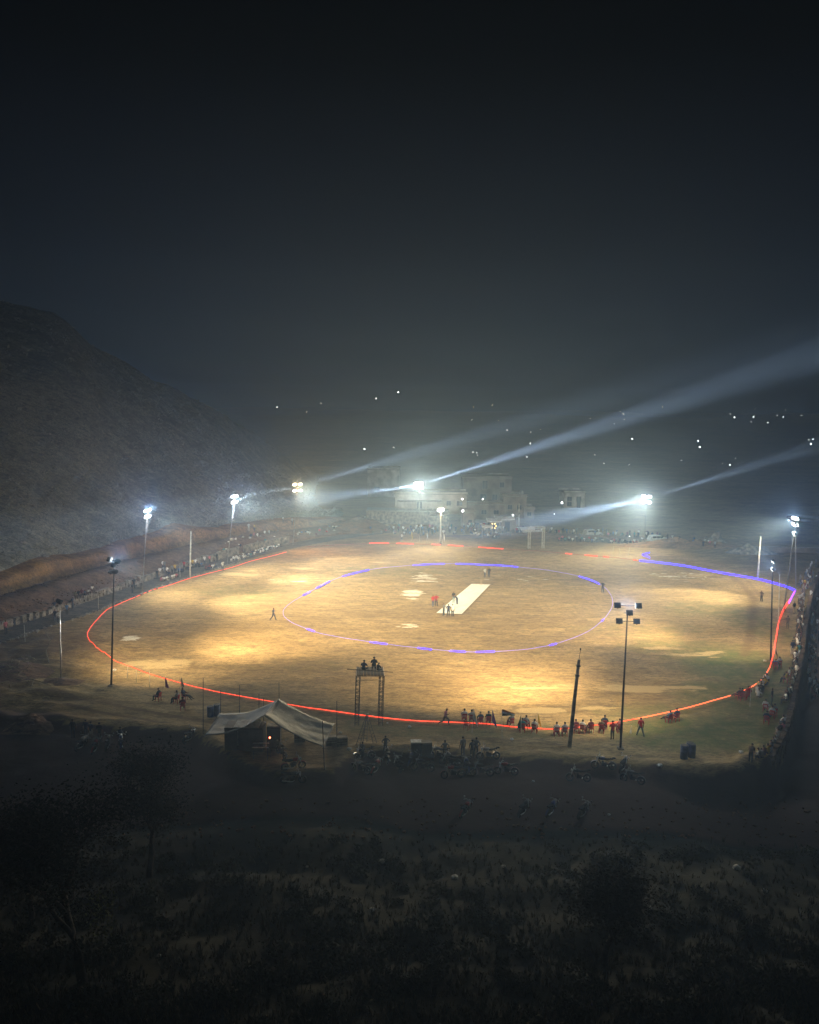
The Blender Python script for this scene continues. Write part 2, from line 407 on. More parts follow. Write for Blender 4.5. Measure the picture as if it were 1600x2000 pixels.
def spot(name, loc, aim, power, size, blend, col, parent=None, soft=.35):
    d = bpy.data.lights.new(name, 'SPOT'); d.energy = power; d.spot_size = R(size); d.spot_blend = blend; d.color = col; d.shadow_soft_size = soft
    o = bpy.data.objects.new(name, d); COL.objects.link(o)
    o.location = loc; o.rotation_euler = (Vector(aim)-Vector(loc)).to_track_quat('-Z', 'Y').to_euler()
    return o
def centre_flood(top, aim, power, col, size=62):
    spot('centre_beam', top+(Vector(aim)-top).normalized()*.45, aim, power, size, 1.0, col)
def mast(base_px, top_px, label, heads, aim, lit=True, pole='galv', r=.075, seen_from_behind=False, arm=.95, rows=None, z0=None, warm=0, spots=(), scale=1.0):
    b = G(*base_px); b.z = gz(b.x, b.y) if z0 is None else z0
    top = AT(top_px[0], top_px[1], b.y)
    root = empty('floodlight_mast', b, 0, label, 'floodlight', 'floodlight masts round the ground')
    t = top-b
    MB().tube([(0, 0, -.3), t*.5, t], [r, r*.8, r*.55], 8).build('pole', M[pole], root, True)
    MB().box((0, 0, .06), (.5, .5, .12)).build('base', M['concrete'], root)
    tgt = Vector(aim)
    yaw = math.atan2(tgt.x-top.x, -(tgt.y-top.y))      # lens looks along local -Y
    hp = []
    for (dx, dz, on, pitch) in heads:
        hr = empty('floodlight_head', (0, 0, 0)); hr.parent = root
        off = Vector((math.cos(yaw)*dx, math.sin(yaw)*dx, dz))
        hr.location = t+off; hr.rotation_euler = (pitch, 0, yaw); hr.scale = (scale,)*3
        link('housing', HOUSING, hr); link('lens', LENS_ON if on else LENS_OFF, hr)
    for dz in sorted({h[1] for h in heads}):
        w = max([abs(h[0]) for h in heads if h[1] == dz]+[.1])+.1
        u = Vector((math.cos(yaw), math.sin(yaw), 0))
        if w > .2: MB().tube([t+u*-w+Vector((0, 0, dz)), t+u*w+Vector((0, 0, dz))], .03, 5).build('crossarm', M[pole], root)
    return root, top, tgt
quad = lambda s=.33, on=True, p=.45: [(-s, s, on, p), (s, s, on, p), (-s, -s, on, p), (s, -s, on, p)]
C0 = G(880, 1180)
WARM = (1.0, .74, .40); NEUT = (1.0, .82, .50); AMB = (1.0, .52, .16); SOFTW = (1.0, .82, .5); COOL = (.80, .91, 1.0)
LAMPS = []
def flood(top, aim, power, col, size=130, blend=.85, spill=1.0, sc=None):
    v = (Vector(aim)-top).normalized(); LAMPS.append(spot('floodlight_beam', top+v*.45, aim, power, size, blend, col))
    d = bpy.data.lights.new('lamp_spill', 'POINT'); d.energy = SP*spill; d.color = sc or COOL; d.shadow_soft_size = .4
    o = bpy.data.objects.new('lamp_spill', d); COL.objects.link(o); o.location = top+v*.6+Vector((0, 0, .9))
PW = .95; SP = 2200; CP = 3.4
# far left side, facing in
m1 = mast((277, 1160), (288, 1003), 'slim lit floodlight mast on the left boundary, nearest the white post', quad(.46), G(500, 1180), scale=1.0)
flood(m1[1], G(480, 1160), 22000*PW, NEUT, spill=2.4)
m2 = mast((443, 1105), (458, 975), 'lit floodlight mast leaning right beside the seated crowd on the left wall', quad(.5), G(620, 1130), scale=1.05)
flood(m2[1], G(650, 1140), 19000*PW, NEUT, spill=2.6)
m3 = mast((572, 1065), (581, 952), 'lit floodlight mast with orange glow at the far left corner of the ground', quad(.62), G(700, 1110), scale=1.2)
flood(m3[1], G(750, 1130), 17000*PW, AMB, sc=(1, .5, .14), spill=1.5)
m4 = mast((822, 1046), (818, 948), 'brightest floodlight mast at the far end in front of the houses', [(-.5, .34, True, .4), (.5, .34, True, .4), (-.5, -.34, True, .4), (.5, -.34, True, .4), (0, 0, True, .4)], G(850, 1120), scale=1.8)
flood(m4[1], G(880, 1130), 18000*PW, SOFTW, sc=(1, .75, .4), spill=.9)
m5 = mast((861, 1062), (861, 996), 'short thick pale pole with a single bright floodlight at the far boundary', [(-.3, 0, True, .4), (.3, .1, True, .4)], G(900, 1130), pole='pole_white', r=.19, scale=1.6)
flood(m5[1], G(900, 1120), 9000*PW, SOFTW, sc=(1, .7, .3), spill=.6)
m6 = mast((1259, 1060), (1263, 975), 'lit floodlight mast standing behind the blue light rope on the far right', quad(.62), G(1200, 1130), scale=1.3)
flood(m6[1], G(1100, 1140), 20000*PW, NEUT, spill=.7)
m7 = mast((1531, 1192), (1551, 1043), 'tall brown floodlight mast with stacked lamps beside the right crowd', [(-.3, 0, True, .5), (.3, 0, True, .5), (-.28, 1.35, True, .5), (.28, 1.35, True, .5)], G(1250, 1170), pole='concrete', r=.12, scale=1.3)
m8 = mast((1555, 1148), (1554, 1015), 'thin grey floodlight mast just behind the tall brown one on the right', [(-.35, .2, True, .5), (.35, .2, True, .5), (-.3, -.75, True, .5), (.3, -.75, True, .5)], G(1250, 1170), scale=1.3)
flood(m7[1], G(1390, 1135), 10000*PW, NEUT); flood(m8[1], G(1300, 1130), 15000*PW, NEUT)
m9 = mast((1506, 1292), (1509, 1112), 'dark floodlight mast with four long white lamps seen edge on, right side', [(-.35, .75, True, .9), (.3, .95, True, .9), (-.3, -.1, True, .9), (.35, .0, True, .9)], G(1250, 1260), pole='dark', r=.11)
flood(m9[1], G(1340, 1230), 11000*PW, WARM)
# near side: seen from behind
m10 = mast((1212, 1462), (1226, 1196), 'near black floodlight mast with two wide crossarms beside the walking man in red', [(-.85, .55, True, .6), (.85, .55, True, .6), (-.15, -.05, True, .6), (-.75, -.75, False, .5), (.65, -.75, False, .5)], G(1150, 1330), pole='dark', r=.10)
flood(m10[1], G(1090, 1320), 18000*PW, WARM, 110)
m11 = mast((217, 1340), (223, 1106), 'near black floodlight mast on the left with lamps turned away', [(-.55, .5, True, .6), (.55, .6, True, .6), (0, .1, True, .6), (-.15, -.55, True, .6), (.4, -.6, True, .6)], G(420, 1270), pole='dark', r=.10)
flood(m11[1], G(380, 1270), 19000*PW, WARM, 110)
m12 = mast((119, 1328), (117, 1175), 'thin grey mast with a dark banner at its head at the far left', [(-.3, 0, False, .5), (.3, 0, False, .5)], G(300, 1290))
for m_, ax, ay, pw, cl in ((m1, 640, 1190, 30000, NEUT), (m2, 760, 1170, 28000, NEUT), (m3, 820, 1160, 28000, SOFTW), (m6, 1010, 1170, 32000, NEUT), (m10, 740, 1275, 22000, WARM), (m11, 760, 1180, 16000, WARM), (m8, 1120, 1190, 38000, NEUT), (m9, 1080, 1205, 24000, WARM), (m10, 930, 1260, 34000, WARM), (m11, 640, 1215, 27000, WARM), (m4, 850, 1170, 20000, SOFTW)):
    centre_flood(m_[1], G(ax, ay), pw*CP, cl)
# narrow spots added to imitate lens streaks either side of the strongest lamps
def shaft(top, d, power, size, col=(1, .95, .88)): return spot('streak_spot', top+Vector(d).normalized()*1.3, top+Vector(d)*4, power, size, 1.0, col, soft=.045)
SB = 1e6
shaft(m4[1], (1, .1, .33), 46*SB, 6.5); shaft(m4[1], (-1, -1.15, -.035), 5*SB, 6.5)
shaft(m6[1], (1, .1, .31), 16*SB, 6.5); shaft(m6[1], (-1, -1.1, -.03), 3.4*SB, 6.5)
shaft(m3[1], (1, .1, .30), 13*SB, 6.5); shaft(m3[1], (-.8, -1.3, -.03), 1.6*SB, 6.5, (1, .8, .55))
shaft(m5[1], (1, .1, .30), 1.5*SB, 5); shaft(m2[1], (1, .1, .25), 3*SB, 7)

# ---------------------------------------------------------------- haze
hz = MB(); hz.box((0, 600, 26.5), (1900, 1380, 62))
hm = bpy.data.materials.new('night_haze'); hm.use_nodes = True; t = hm.node_tree; t.nodes.clear()
o_ = t.nodes.new('ShaderNodeOutputMaterial'); v_ = t.nodes.new('ShaderNodeVolumePrincipled')
v_.inputs['Color'].default_value = (.42, .64, 1.0, 1); v_.inputs['Density'].default_value = .0015; v_.inputs['Anisotropy'].default_value = .68
t.links.new(v_.outputs[0], o_.inputs['Volume'])
haze = hz.build('haze', hm); haze['kind'] = 'stuff'
# ---------------------------------------------------------------- people
M['skin'] = mat('skin', (.20, .105, .06), .6, vary=.1)
M['hairm'] = mat('black_hair', (.012, .010, .009), .7, vary=.2)
M['cloth'] = mat('cloth', (.9, .9, .9), .85, vary=.18, scale=6, objcol=True)
M['shoe'] = mat('shoe', (.06, .05, .045), .7)
def dyed_trousers():
    m = bpy.data.materials.new('trouser_cloth'); m.use_nodes = True; t = m.node_tree; b = t.nodes['Principled BSDF']; b.inputs['Roughness'].default_value = .9
    oi = t.nodes.new('ShaderNodeObjectInfo'); r = t.nodes.new('ShaderNodeValToRGB'); r.color_ramp.interpolation = 'CONSTANT'
    el = r.color_ramp.elements; el[0].color = (.03, .035, .05, 1); el[1].position = .85; el[1].color = (.35, .32, .27, 1)
    for q, c in ((.25, (.05, .06, .09, 1)), (.45, (.025, .022, .022, 1)), (.6, (.10, .085, .065, 1)), (.75, (.07, .09, .14, 1))):
        x = el.new(q); x.color = c
    t.links.new(oi.outputs['Random'], r.inputs[0]); t.links.new(r.outputs[0], b.inputs['Base Color']); return m
M['trousers'] = dyed_trousers()
PM = [M['skin'], M['cloth'], M['trousers'], M['hairm'], M['shoe']]

def pose(kind):
    """joints of a 1.70 m figure facing -Y, and its bones with the label of what covers them"""
    hip = Vector((0, 0, .92)); J = {}
    lean = 0; hipz = .92
    legs = {'L': [(.09, 0, .90), (.10, -.02, .48), (.10, .03, .08), (.10, -.13, .03)], 'R': [(-.09, 0, .90), (-.10, -.02, .48), (-.10, .03, .08), (-.10, -.13, .03)]}
    arms = {'L': [(.18, 0, 1.40), (.24, .03, 1.13), (.25, -.06, .88), (.25, -.09, .80)], 'R': [(-.18, 0, 1.40), (-.24, .03, 1.13), (-.25, -.06, .88), (-.25, -.09, .80)]}
    sp = [(0, 0, .92), (0, .01, 1.12), (0, .01, 1.34), (0, 0, 1.46), (0, -.01, 1.53), (0, -.02, 1.63)]
    if kind == 'walk':
        legs = {'L': [(.09, 0, .88), (.10, -.20, .50), (.10, -.30, .10), (.10, -.45, .06)], 'R': [(-.09, 0, .88), (-.10, .10, .48), (-.10, .42, .16), (-.10, .36, .04)]}
        arms = {'L': [(.18, 0, 1.38), (.23, .16, 1.14), (.24, .18, .90), (.24, .16, .82)], 'R': [(-.18, 0, 1.38), (-.23, -.12, 1.13), (-.23, -.30, .95), (-.23, -.36, .90)]}
        sp = [(0, 0, .90), (0, -.01, 1.10), (0, -.02, 1.32), (0, -.03, 1.44), (0, -.04, 1.51), (0, -.06, 1.61)]
    if kind == 'run':
        legs = {'L': [(.09, 0, .86), (.10, -.34, .62), (.10, -.30, .20), (.10, -.44, .14)], 'R': [(-.09, 0, .86), (-.10, .14, .48), (-.10, .52, .30), (-.10, .56, .16)]}
        arms = {'L': [(.18, -.06, 1.35), (.26, .14, 1.14), (.24, -.06, 1.00), (.24, -.12, 1.02)], 'R': [(-.18, -.06, 1.35), (-.26, -.22, 1.14), (-.20, -.42, 1.24), (-.19, -.48, 1.28)]}
        sp = [(0, 0, .88), (0, -.04, 1.08), (0, -.09, 1.29), (0, -.12, 1.41), (0, -.15, 1.48), (0, -.19, 1.57)]
    if kind == 'stride':       # legs apart, seen from behind or in front
        legs = {'L': [(.09, 0, .86), (.18, -.12, .47), (.26, -.16, .08), (.27, -.30, .03)], 'R': [(-.09, 0, .86), (-.17, .08, .46), (-.26, .20, .09), (-.27, .08, .03)]}
        sp = [(0, 0, .88), (0, .01, 1.08), (0, .01, 1.30), (0, 0, 1.42), (0, -.01, 1.49), (0, -.02, 1.59)]
    if kind == 'hips':
        arms = {'L': [(.18, 0, 1.40), (.36, .07, 1.20), (.19, -.04, 1.03), (.14, -.08, 1.02)], 'R': [(-.18, 0, 1.40), (-.36, .07, 1.20), (-.19, -.04, 1.03), (-.14, -.08, 1.02)]}
        legs['L'][1:] = [(.14, -.02, .48), (.18, .03, .08), (.20, -.12, .03)]
    if kind == 'cross':
        arms = {'L': [(.18, 0, 1.40), (.25, -.03, 1.16), (.02, -.20, 1.17), (-.08, -.19, 1.18)], 'R': [(-.18, 0, 1.40), (-.25, -.03, 1.15), (-.02, -.23, 1.14), (.08, -.21, 1.15)]}
    if kind == 'raise':
        arms = {'L': [(.18, 0, 1.42), (.30, -.10, 1.50), (.14, -.10, 1.70), (.09, -.10, 1.77)], 'R': [(-.18, 0, 1.40), (-.24, .03, 1.13), (-.25, -.06, .88), (-.25, -.09, .80)]}
    if kind == 'bend':
        sp = [(0, 0, .90), (0, -.12, 1.06), (0, -.28, 1.19), (0, -.36, 1.26), (0, -.42, 1.30), (0, -.50, 1.36)]
        arms = {'L': [(.17, -.32, 1.22), (.20, -.32, .95), (.17, -.42, .74), (.16, -.46, .67)], 'R': [(-.17, -.32, 1.22), (-.20, -.32, .95), (-.17, -.42, .74), (-.16, -.46, .67)]}
    if kind in ('chair', 'slump', 'wall'):
        z = .47
        legs = {'L': [(.09, 0, z), (.13, -.42, z+.03), (.14, -.44, .08), (.15, -.58, .03)], 'R': [(-.09, 0, z), (-.13, -.42, z+.03), (-.14, -.40, .08), (-.15, -.54, .03)]}
        sp = [(0, .02, z+.02), (0, .06, z+.22), (0, .09, z+.44), (0, .08, z+.56), (0, .06, z+.63), (0, .03, z+.73)]
        arms = {'L': [(.18, .08, z+.50), (.27, .02, z+.25), (.24, -.22, z+.20), (.22, -.29, z+.19)], 'R': [(-.18, .08, z+.50), (-.27, .02, z+.25), (-.24, -.22, z+.20), (-.22, -.29, z+.19)]}
        if kind == 'slump':
            legs = {'L': [(.09, 0, z), (.14, -.44, z+.0), (.16, -.78, .18), (.16, -.90, .16)], 'R': [(-.09, 0, z), (-.13, -.44, z+.08), (-.12, -.70, .20), (-.12, -.82, .17)]}
            sp = [(0, .0, z+.02), (0, .12, z+.20), (0, .22, z+.40), (0, .24, z+.52), (0, .22, z+.59), (0, .18, z+.69)]
            arms = {'L': [(.18, .20, z+.46), (.28, .06, z+.25), (.26, -.18, z+.20), (.25, -.25, z+.19)], 'R': [(-.18, .20, z+.46), (-.28, .06, z+.25), (-.26, -.18, z+.20), (-.25, -.25, z+.19)]}
        if kind == 'wall':      # sits on a wall edge, hands on knees
            sp = [(0, .02, z+.02), (0, .02, z+.22), (0, -.04, z+.44), (0, -.09, z+.54), (0, -.12, z+.61), (0, -.17, z+.69)]
            arms = {'L': [(.18, -.04, z+.48), (.25, -.16, z+.24), (.16, -.36, z+.14), (.13, -.42, z+.12)], 'R': [(-.18, -.04, z+.48), (-.25, -.16, z+.24), (-.16, -.36, z+.14), (-.13, -.42, z+.12)]}
    if kind in ('squat', 'lotus'):
        legs = {'L': [(.09, .05, .16), (.26, -.26, .44 if kind == 'squat' else .16), (.17, -.14, .08) if kind == 'squat' else (-.06, -.36, .08), (.18, -.28, .03) if kind == 'squat' else (-.16, -.38, .06)],
                'R': [(-.09, .05, .16), (-.26, -.26, .44 if kind == 'squat' else .16), (-.17, -.14, .08) if kind == 'squat' else (.04, -.44, .08), (-.18, -.28, .03) if kind == 'squat' else (.14, -.46, .06)]}
        sp = [(0, .06, .17), (0, .08, .37), (0, .03, .58), (0, -.01, .69), (0, -.04, .76), (0, -.08, .85)]
        arms = {'L': [(.18, .02, .63), (.27, -.10, .42), (.18, -.30, .38), (.13, -.36, .38)], 'R': [(-.18, .02, .63), (-.27, -.10, .42), (-.18, -.30, .38), (-.13, -.36, .38)]}
    return sp, arms, legs

def body_mesh(kind):
    sp, arms, legs = pose(kind)
    v = []; ed = []; rad = []; bones = []
    def add(p, r, par=None):
        v.append(Vector(p)); rad.append(r)
        if par is not None: ed.append((par, len(v)-1))
        return len(v)-1
    pel = add(sp[0], (.155, .115)); a = pel; chain = [pel]
    for p, r in zip(sp[1:], ((.135, .10), (.165, .115), (.085, .08), (.058, .058), (.092, .105))):
        a = add(p, r, a); chain.append(a)
    top = Vector(sp[5])+(Vector(sp[5])-Vector(sp[4])).normalized()*.09; hd = add(top, (.075, .085), a)
    seg = [(chain[0], chain[1], 1), (chain[1], chain[2], 1), (chain[2], chain[3], 1), (chain[3], chain[4], 0), (chain[4], chain[5], 0), (chain[5], hd, 0)]
    for s_ in 'LR':
        c = chain[2]; labs = (1, 1, 0, 0); rs = ((.066, .062), (.048, .046), (.032, .030), (.036, .018)); par = c
        for p, r, lb in zip(arms[s_], rs, labs):
            n = add(p, r, par); seg.append((par, n, lb)); par = n
        par = pel
        for p, r, lb in zip(legs[s_], ((.098, .098), (.066, .064), (.045, .045), (.046, .032)), (2, 2, 2, 4)):
            n = add(p, r, par); seg.append((par, n, lb)); par = n
    me = bpy.data.meshes.new('skel'); me.from_pydata([tuple(x) for x in v], ed, [])
    o = bpy.data.objects.new('skel', me); COL.objects.link(o)
    sk = o.modifiers.new('s', 'SKIN'); sk.use_smooth_shade = True
    sv = me.skin_vertices[0].data
    for i, r in enumerate(rad): sv[i].radius = r; sv[i].use_root = (i == 0)
    ss = o.modifiers.new('u', 'SUBSURF'); ss.levels = 1; ss.render_levels = 1
    dg = bpy.context.evaluated_depsgraph_get(); dg.update()
    out = bpy.data.meshes.new_from_object(o.evaluated_get(dg)); bpy.data.objects.remove(o)
    # what covers each face
    headp = Vector(sp[5]); up = (headp-Vector(sp[4])).normalized()
    fw = Vector((0, -1, 0)); fw = (fw-up*fw.dot(up)).normalized()
    lab = []
    for f in out.polygons:
        c = f.center; best = (9, 0)
        for a_, b_, lb in seg:
            A, B = v[a_], v[b_]; ab = B-A; t_ = max(0, min(1, (c-A).dot(ab)/max(ab.length_squared, 1e-9)))
            d = (c-(A+ab*t_)).length/(sum(rad[a_])*(1-t_)+sum(rad[b_])*t_)
            if d < best[0]: best = (d, lb)
        lb = best[1]
        rel = c-headp
        if lb == 0 and (c-headp).length < .22 and rel.dot(up) > -.09:
            if rel.dot(up) > .075 or (rel.dot(fw) < -.01 and rel.dot(up) > -.05): lb = 3
        lab.append(lb)
    vs = [x.co.copy() for x in out.vertices]; fs = [tuple(f.vertices) for f in out.polygons]
    bpy.data.meshes.remove(out)
    mb = MB(); mb.v = [tuple(x) for x in vs]; mb.f = fs; mb.m = lab[:]
    side = up.cross(fw)
    # nose, ears, brow shadow line, fingers
    nb = headp+fw*.098-up*.005
    mb.add([nb+up*.03, nb-up*.015+side*.014, nb-up*.015-side*.014, nb-up*.012+fw*.022], [(0, 1, 3), (0, 3, 2), (1, 2, 3)], 0)
    for q in (-1, 1):
        ec = headp+side*.094*q
        mb.box(ec, (.018, .03, .045), 0, 0); mb.box(headp+fw*.098+side*.032*q+up*.022, (.022, .006, .008), 0, 3)
    mb.box(headp+fw*.094-up*.045, (.04, .006, .008), 0, 3)
    for s_ in 'LR':
        w_, h_ = Vector(arms[s_][2]), Vector(arms[s_][3]); d = (h_-w_).normalized(); sd = d.cross(Vector((0, 1, .2))).normalized()
        for k, ln in enumerate((.062, .075, .070, .055)):
            b0 = h_+sd*(k-1.5)*.017+d*.02; b1 = b0+d*ln*.55; b2 = b1+(d*.8+Vector((0, -.35, 0))).normalized()*ln*.5
            mb.tube([b0, b1, b2], [.009, .0085, .006], 4, 0)
        mb.tube([h_-sd*.03, h_-sd*.055+d*.035, h_-sd*.05+d*.06], [.011, .009, .006], 4, 0)
    return mb, vs, fs, lab
KINDS_ = ('stand', 'walk', 'run', 'stride', 'hips', 'cross', 'raise', 'bend', 'chair', 'slump', 'wall', 'squat', 'lotus')
PMESH = {}; PPART = {}
for kd in KINDS_:
    mb, vs, fs, lab = body_mesh(kd)
    PMESH[kd] = mb.mesh('person_'+kd, PM, True)
    # the same figure as bare body + clothing shells for those seen large
    bare = MB(); bare.v = mb.v; bare.f = mb.f; bare.m = [0]*len(mb.f)
    body = bare.mesh('body_'+kd, M['skin'], True)
    vn_ = [Vector(x.normal) for x in body.vertices]
    pr = {}
    for name, lb, off, mt in (('shirt', 1, .014, M['cloth']), ('trousers', 2, .012, M['cloth']), ('hair', 3, .012, M['hairm']), ('shoes', 4, .012, M['shoe'])):
        idx = {}; V = []; F = []
        for f, l in zip(fs, lab):
            if l != lb: continue
            g = []
            for i in f:
                if i not in idx: idx[i] = len(V); V.append(vs[i]+vn_[i]*off)
                g.append(idx[i])
            F.append(g)
        x = MB(); x.v = V; x.f = F; x.m = [0]*len(F); pr[name] = x.mesh(name+'_'+kd, mt, True)
    PPART[kd] = (body, pr)
N_PEOPLE = 0
def person(kind, loc, rz, shirt=(.7, .7, .7), trousers=(.04, .045, .06), label='', group=None, big=False, h=1.0):
    """rz: heading of the chest, 0 looks at the camera side (-Y)"""
    global N_PEOPLE; N_PEOPLE += 1
    if big:
        body, pr = PPART[kind]; o = link('person', body)
        for n_, me in pr.items():
            c = link(n_, me, o)
            if n_ == 'shirt': c.color = (*shirt, 1)
            if n_ == 'trousers': c.color = (*trousers, 1)
    else:
        o = link('person', PMESH[kind]); o.color = (*shirt, 1)
    o.location = loc; o.rotation_euler = (0, 0, rz); o.scale = (h, h, h)
    return tag(o, label, 'person', group)
WHITE = (.88, .88, .87); PALE = (.50, .53, .56); BLACK = (.02, .02, .022); NAVY = (.03, .04, .09); RED = (.45, .02, .02); GREY = (.22, .23, .24)
MAROON = (.16, .03, .04); TEAL = (.05, .22, .24); BLUE = (.07, .16, .38); YEL = (.60, .42, .06); OLIVE = (.13, .12, .06); PINK = (.55, .16, .20); BROWN = (.14, .09, .06)
CN = {WHITE: 'white', PALE: 'pale grey', BLACK: 'black', NAVY: 'navy', RED: 'red', GREY: 'grey', MAROON: 'maroon', TEAL: 'teal', BLUE: 'blue', YEL: 'yellow', OLIVE: 'olive', PINK: 'pink', BROWN: 'brown'}
def g3(px, py):                     # first point of the ground sheet met by the line of sight
    p = G(px, py)
    if 60 < p.y < 230 and abs(gz(p.x, p.y)) < .12 and py < 1440: p.z = gz(p.x, p.y); return p
    d = ray(px, py); D = 24.0; lo_ = D
    while D < 260:
        k = D/d.y
        if H+d.z*k <= gz(d.x*k, D): break
        lo_ = D; D += .8
    hi_ = D
    for _ in range(7):
        m_ = (lo_+hi_)/2; k = m_/d.y
        if H+d.z*k <= gz(d.x*k, m_): hi_ = m_
        else: lo_ = m_
    k = hi_/d.y; return Vector((d.x*k, hi_, gz(d.x*k, hi_)))

# the players and umpires
F_ = 'players and umpires on the field'
person('hips', g3(867, 1202), R(-120), GREY, (.04, .05, .05), 'player in dark grey leftmost of the three at the near end of the mat', F_, True)
person('hips', g3(876, 1204), R(180), NAVY, (.03, .03, .04), 'player in navy with hands on hips, middle of three at the near mat end', F_, True)
person('stand', g3(884, 1204), R(170), WHITE, (.03, .03, .05), 'player in white and dark trousers, right of the three at the near mat end', F_, True)
person('stand', g3(886, 1178), R(20), BLACK, (.20, .32, .36), 'player in black top and pale blue trousers on the left edge of the mat', F_, True)
person('bend', g3(893, 1181), R(-60), NAVY, (.05, .06, .10), 'player in navy leaning forward on the middle of the mat', F_, True)
person('stand', g3(846, 1185), R(10), RED, (.06, .10, .16), 'left of two people in red shirts standing beside the mat', F_, True)
person('hips', g3(852, 1184), R(-10), RED, (.03, .03, .04), 'right of two people in red shirts standing beside the mat', F_, True)
person('stand', g3(947, 1128), R(30), PALE, (.04, .04, .05), 'player in pale grey, left of the pair beyond the far end of the mat', F_, True)
person('stand', g3(955, 1128), R(-20), BLACK, (.03, .03, .04), 'player in black, right of the pair beyond the far end of the mat', F_, True)
person('hips', g3(1177, 1157), R(-30), BLACK, (.03, .03, .05), 'fielder in black on the right of the inner ring', F_, True)
person('walk', g3(534, 1212), R(80), NAVY, (.04, .04, .07), 'fielder in dark blue walking right outside the left of the ring', F_, True)
person('hips', g3(1487, 1175), R(-60), BROWN, (.04, .04, .03), 'lone fielder in brown near the blue light rope on the right', F_, True)

# ---------------------------------------------------------------- red plastic chairs
M['plastic'] = mat('red_plastic', (.42, .025, .02), .45, vary=.15)
M['plastic_b'] = mat('blue_plastic', (.05, .10, .28), .45, vary=.2)
def chair_parts():
    out = []
    out.append(('seat', MB().box((0, 0, .43), (.44, .42, .035)).mesh('seat', M['plastic'])))
    b = MB()
    for k in (-.15, -.05, .05, .15): b.box((k, .24, .66), (.055, .025, .36), tilt=R(-9))
    b.box((0, .275, .84), (.42, .03, .09), tilt=R(-9)); b.box((0, .215, .49), (.42, .03, .06), tilt=R(-9))
    out.append(('backrest', b.mesh('backrest', M['plastic'])))
    arm = MB().tube([(0, .22, .66), (0, 0, .66), (0, -.18, .64), (0, -.21, .44)], [.025, .028, .028, .022], 5).mesh('armrest', M['plastic'])
    leg = MB().tube([(0, 0, 0), (0, 0, .43)], [.022, .03], 5).mesh('leg', M['plastic'])
    return out, arm, leg
CH = chair_parts()
def chair(loc, rz, label, group='red plastic chairs along the boundary'):
    r = empty('plastic_chair', loc, rz, label, 'chair', group)
    for n_, me in CH[0]: link(n_, me, r)
    for q in (-1, 1):
        link('armrest', CH[1], r, loc=(.235*q, 0, 0))
        for y_ in (-.18, .19): link('leg', CH[2], r, loc=(.2*q, y_, 0))
    return r
def sitter(px, py, rz, shirt, what, where, kind='chair', tr=(.05, .05, .06)):
    p = g3(px, py); c = math.cos(rz); s_ = math.sin(rz)
    chair(p, rz, 'red plastic chair under %s, %s' % (what.strip(', '), where))
    person(kind, p, rz, shirt, tr, 'person in %s sitting %s' % (what, where), 'people sitting on red chairs at the near boundary', True)
B_ = R(180)
sitter(907, 1411, B_, WHITE, 'a white shirt', 'just left of the white pennant')
sitter(921, 1413, B_-.1, PALE, 'a pale shirt', 'right behind the white pennant')
sitter(938, 1417, B_+.15, NAVY, 'a dark patterned shirt', 'midway between the white and purple pennants')
sitter(954, 1416, B_, BLACK, 'a black shirt', 'directly left of the purple pennant')
sitter(998, 1420, B_+.3, GREY, 'a grey shirt', 'right of the striped flag')
sitter(1020, 1430, B_, TEAL, 'a teal shirt', 'behind the dark green pennant')
sitter(1028, 1424, B_-.5, PALE, 'pale clothes, half hidden', 'just right of the dark green pennant')
sitter(1044, 1432, B_-.35, WHITE, 'a white top', 'under the yellow pennant')
sitter(1087, 1438, B_, WHITE, 'a loose white shirt', 'well left of the leaning concrete post')
sitter(1103, 1438, B_, PALE, 'a light shirt', 'touching the left of the leaning concrete post')
sitter(1124, 1432, B_+.2, MAROON, 'a maroon shirt', 'immediately right of the leaning concrete post')
sitter(1138, 1433, B_-.5, WHITE, 'a bright white shirt', 'second to the right of the concrete post')
sitter(1153, 1432, B_+.3, MAROON, 'a dark red shirt', 'third to the right of the concrete post')
sitter(1175, 1432, B_-.3, BROWN, 'brown, leaning sideways', 'left of the figure in red hood')
sitter(1181, 1424, B_-.2, NAVY, 'a navy shirt', 'set farther out left of the red hooded figure')
sitter(1210, 1431, B_, PINK, 'a pink top', 'behind the near black floodlight mast')
sitter(1306, 1412, B_+.4, BLUE, 'a blue shirt', 'left of the two right of the walker', 'slump')
sitter(1321, 1409, B_+.3, NAVY, 'a dark shirt', 'right of the two right of the walker')
sitter(1442, 1366, B_+.3, NAVY, 'navy, legs stretched,', 'leftmost of three by the red pennant', 'slump')
sitter(1449, 1368, B_, MAROON, 'maroon', 'middle of three by the red pennant')
sitter(1461, 1364, B_-.3, RED, 'red', 'directly under the red pennant')
sitter(309, 1369, R(-110), BLACK, 'black', 'alone on the dirt left of the barrels')
sitter(345, 1374, R(-100), GREY, 'grey', 'left of the group of three near the blue barrels')
sitter(361, 1368, R(80), NAVY, 'dark clothes, reclining,', 'right of three near the barrels', 'slump')
sitter(357, 1387, R(200), MAROON, 'dim maroon', 'nearest of the group of three near the barrels')
sitter(1515, 1307, R(150), BLUE, 'blue', 'beside the foot of the dark right mast', 'slump')
sitter(1522, 1304, R(170), PALE, 'pale grey', 'near the foot of the dark right mast')
sitter(1495, 1391, R(150), WHITE, 'white', 'facing the field, upper of the group on the right path')
sitter(1508, 1404, R(150), PALE, 'pale grey', 'behind the group on the right path')
sitter(1497, 1415, R(150), NAVY, 'navy', 'nearest of the group on the right path')
sitter(1512, 1400, R(170), GREY, 'grey', 'rightmost of the group on the right path')
sitter(1534, 1334, R(-120), YEL, 'yellow', 'against the right terrace edge')
sitter(1540, 1326, R(-120), WHITE, 'white', 'against the right terrace edge above the one in yellow')
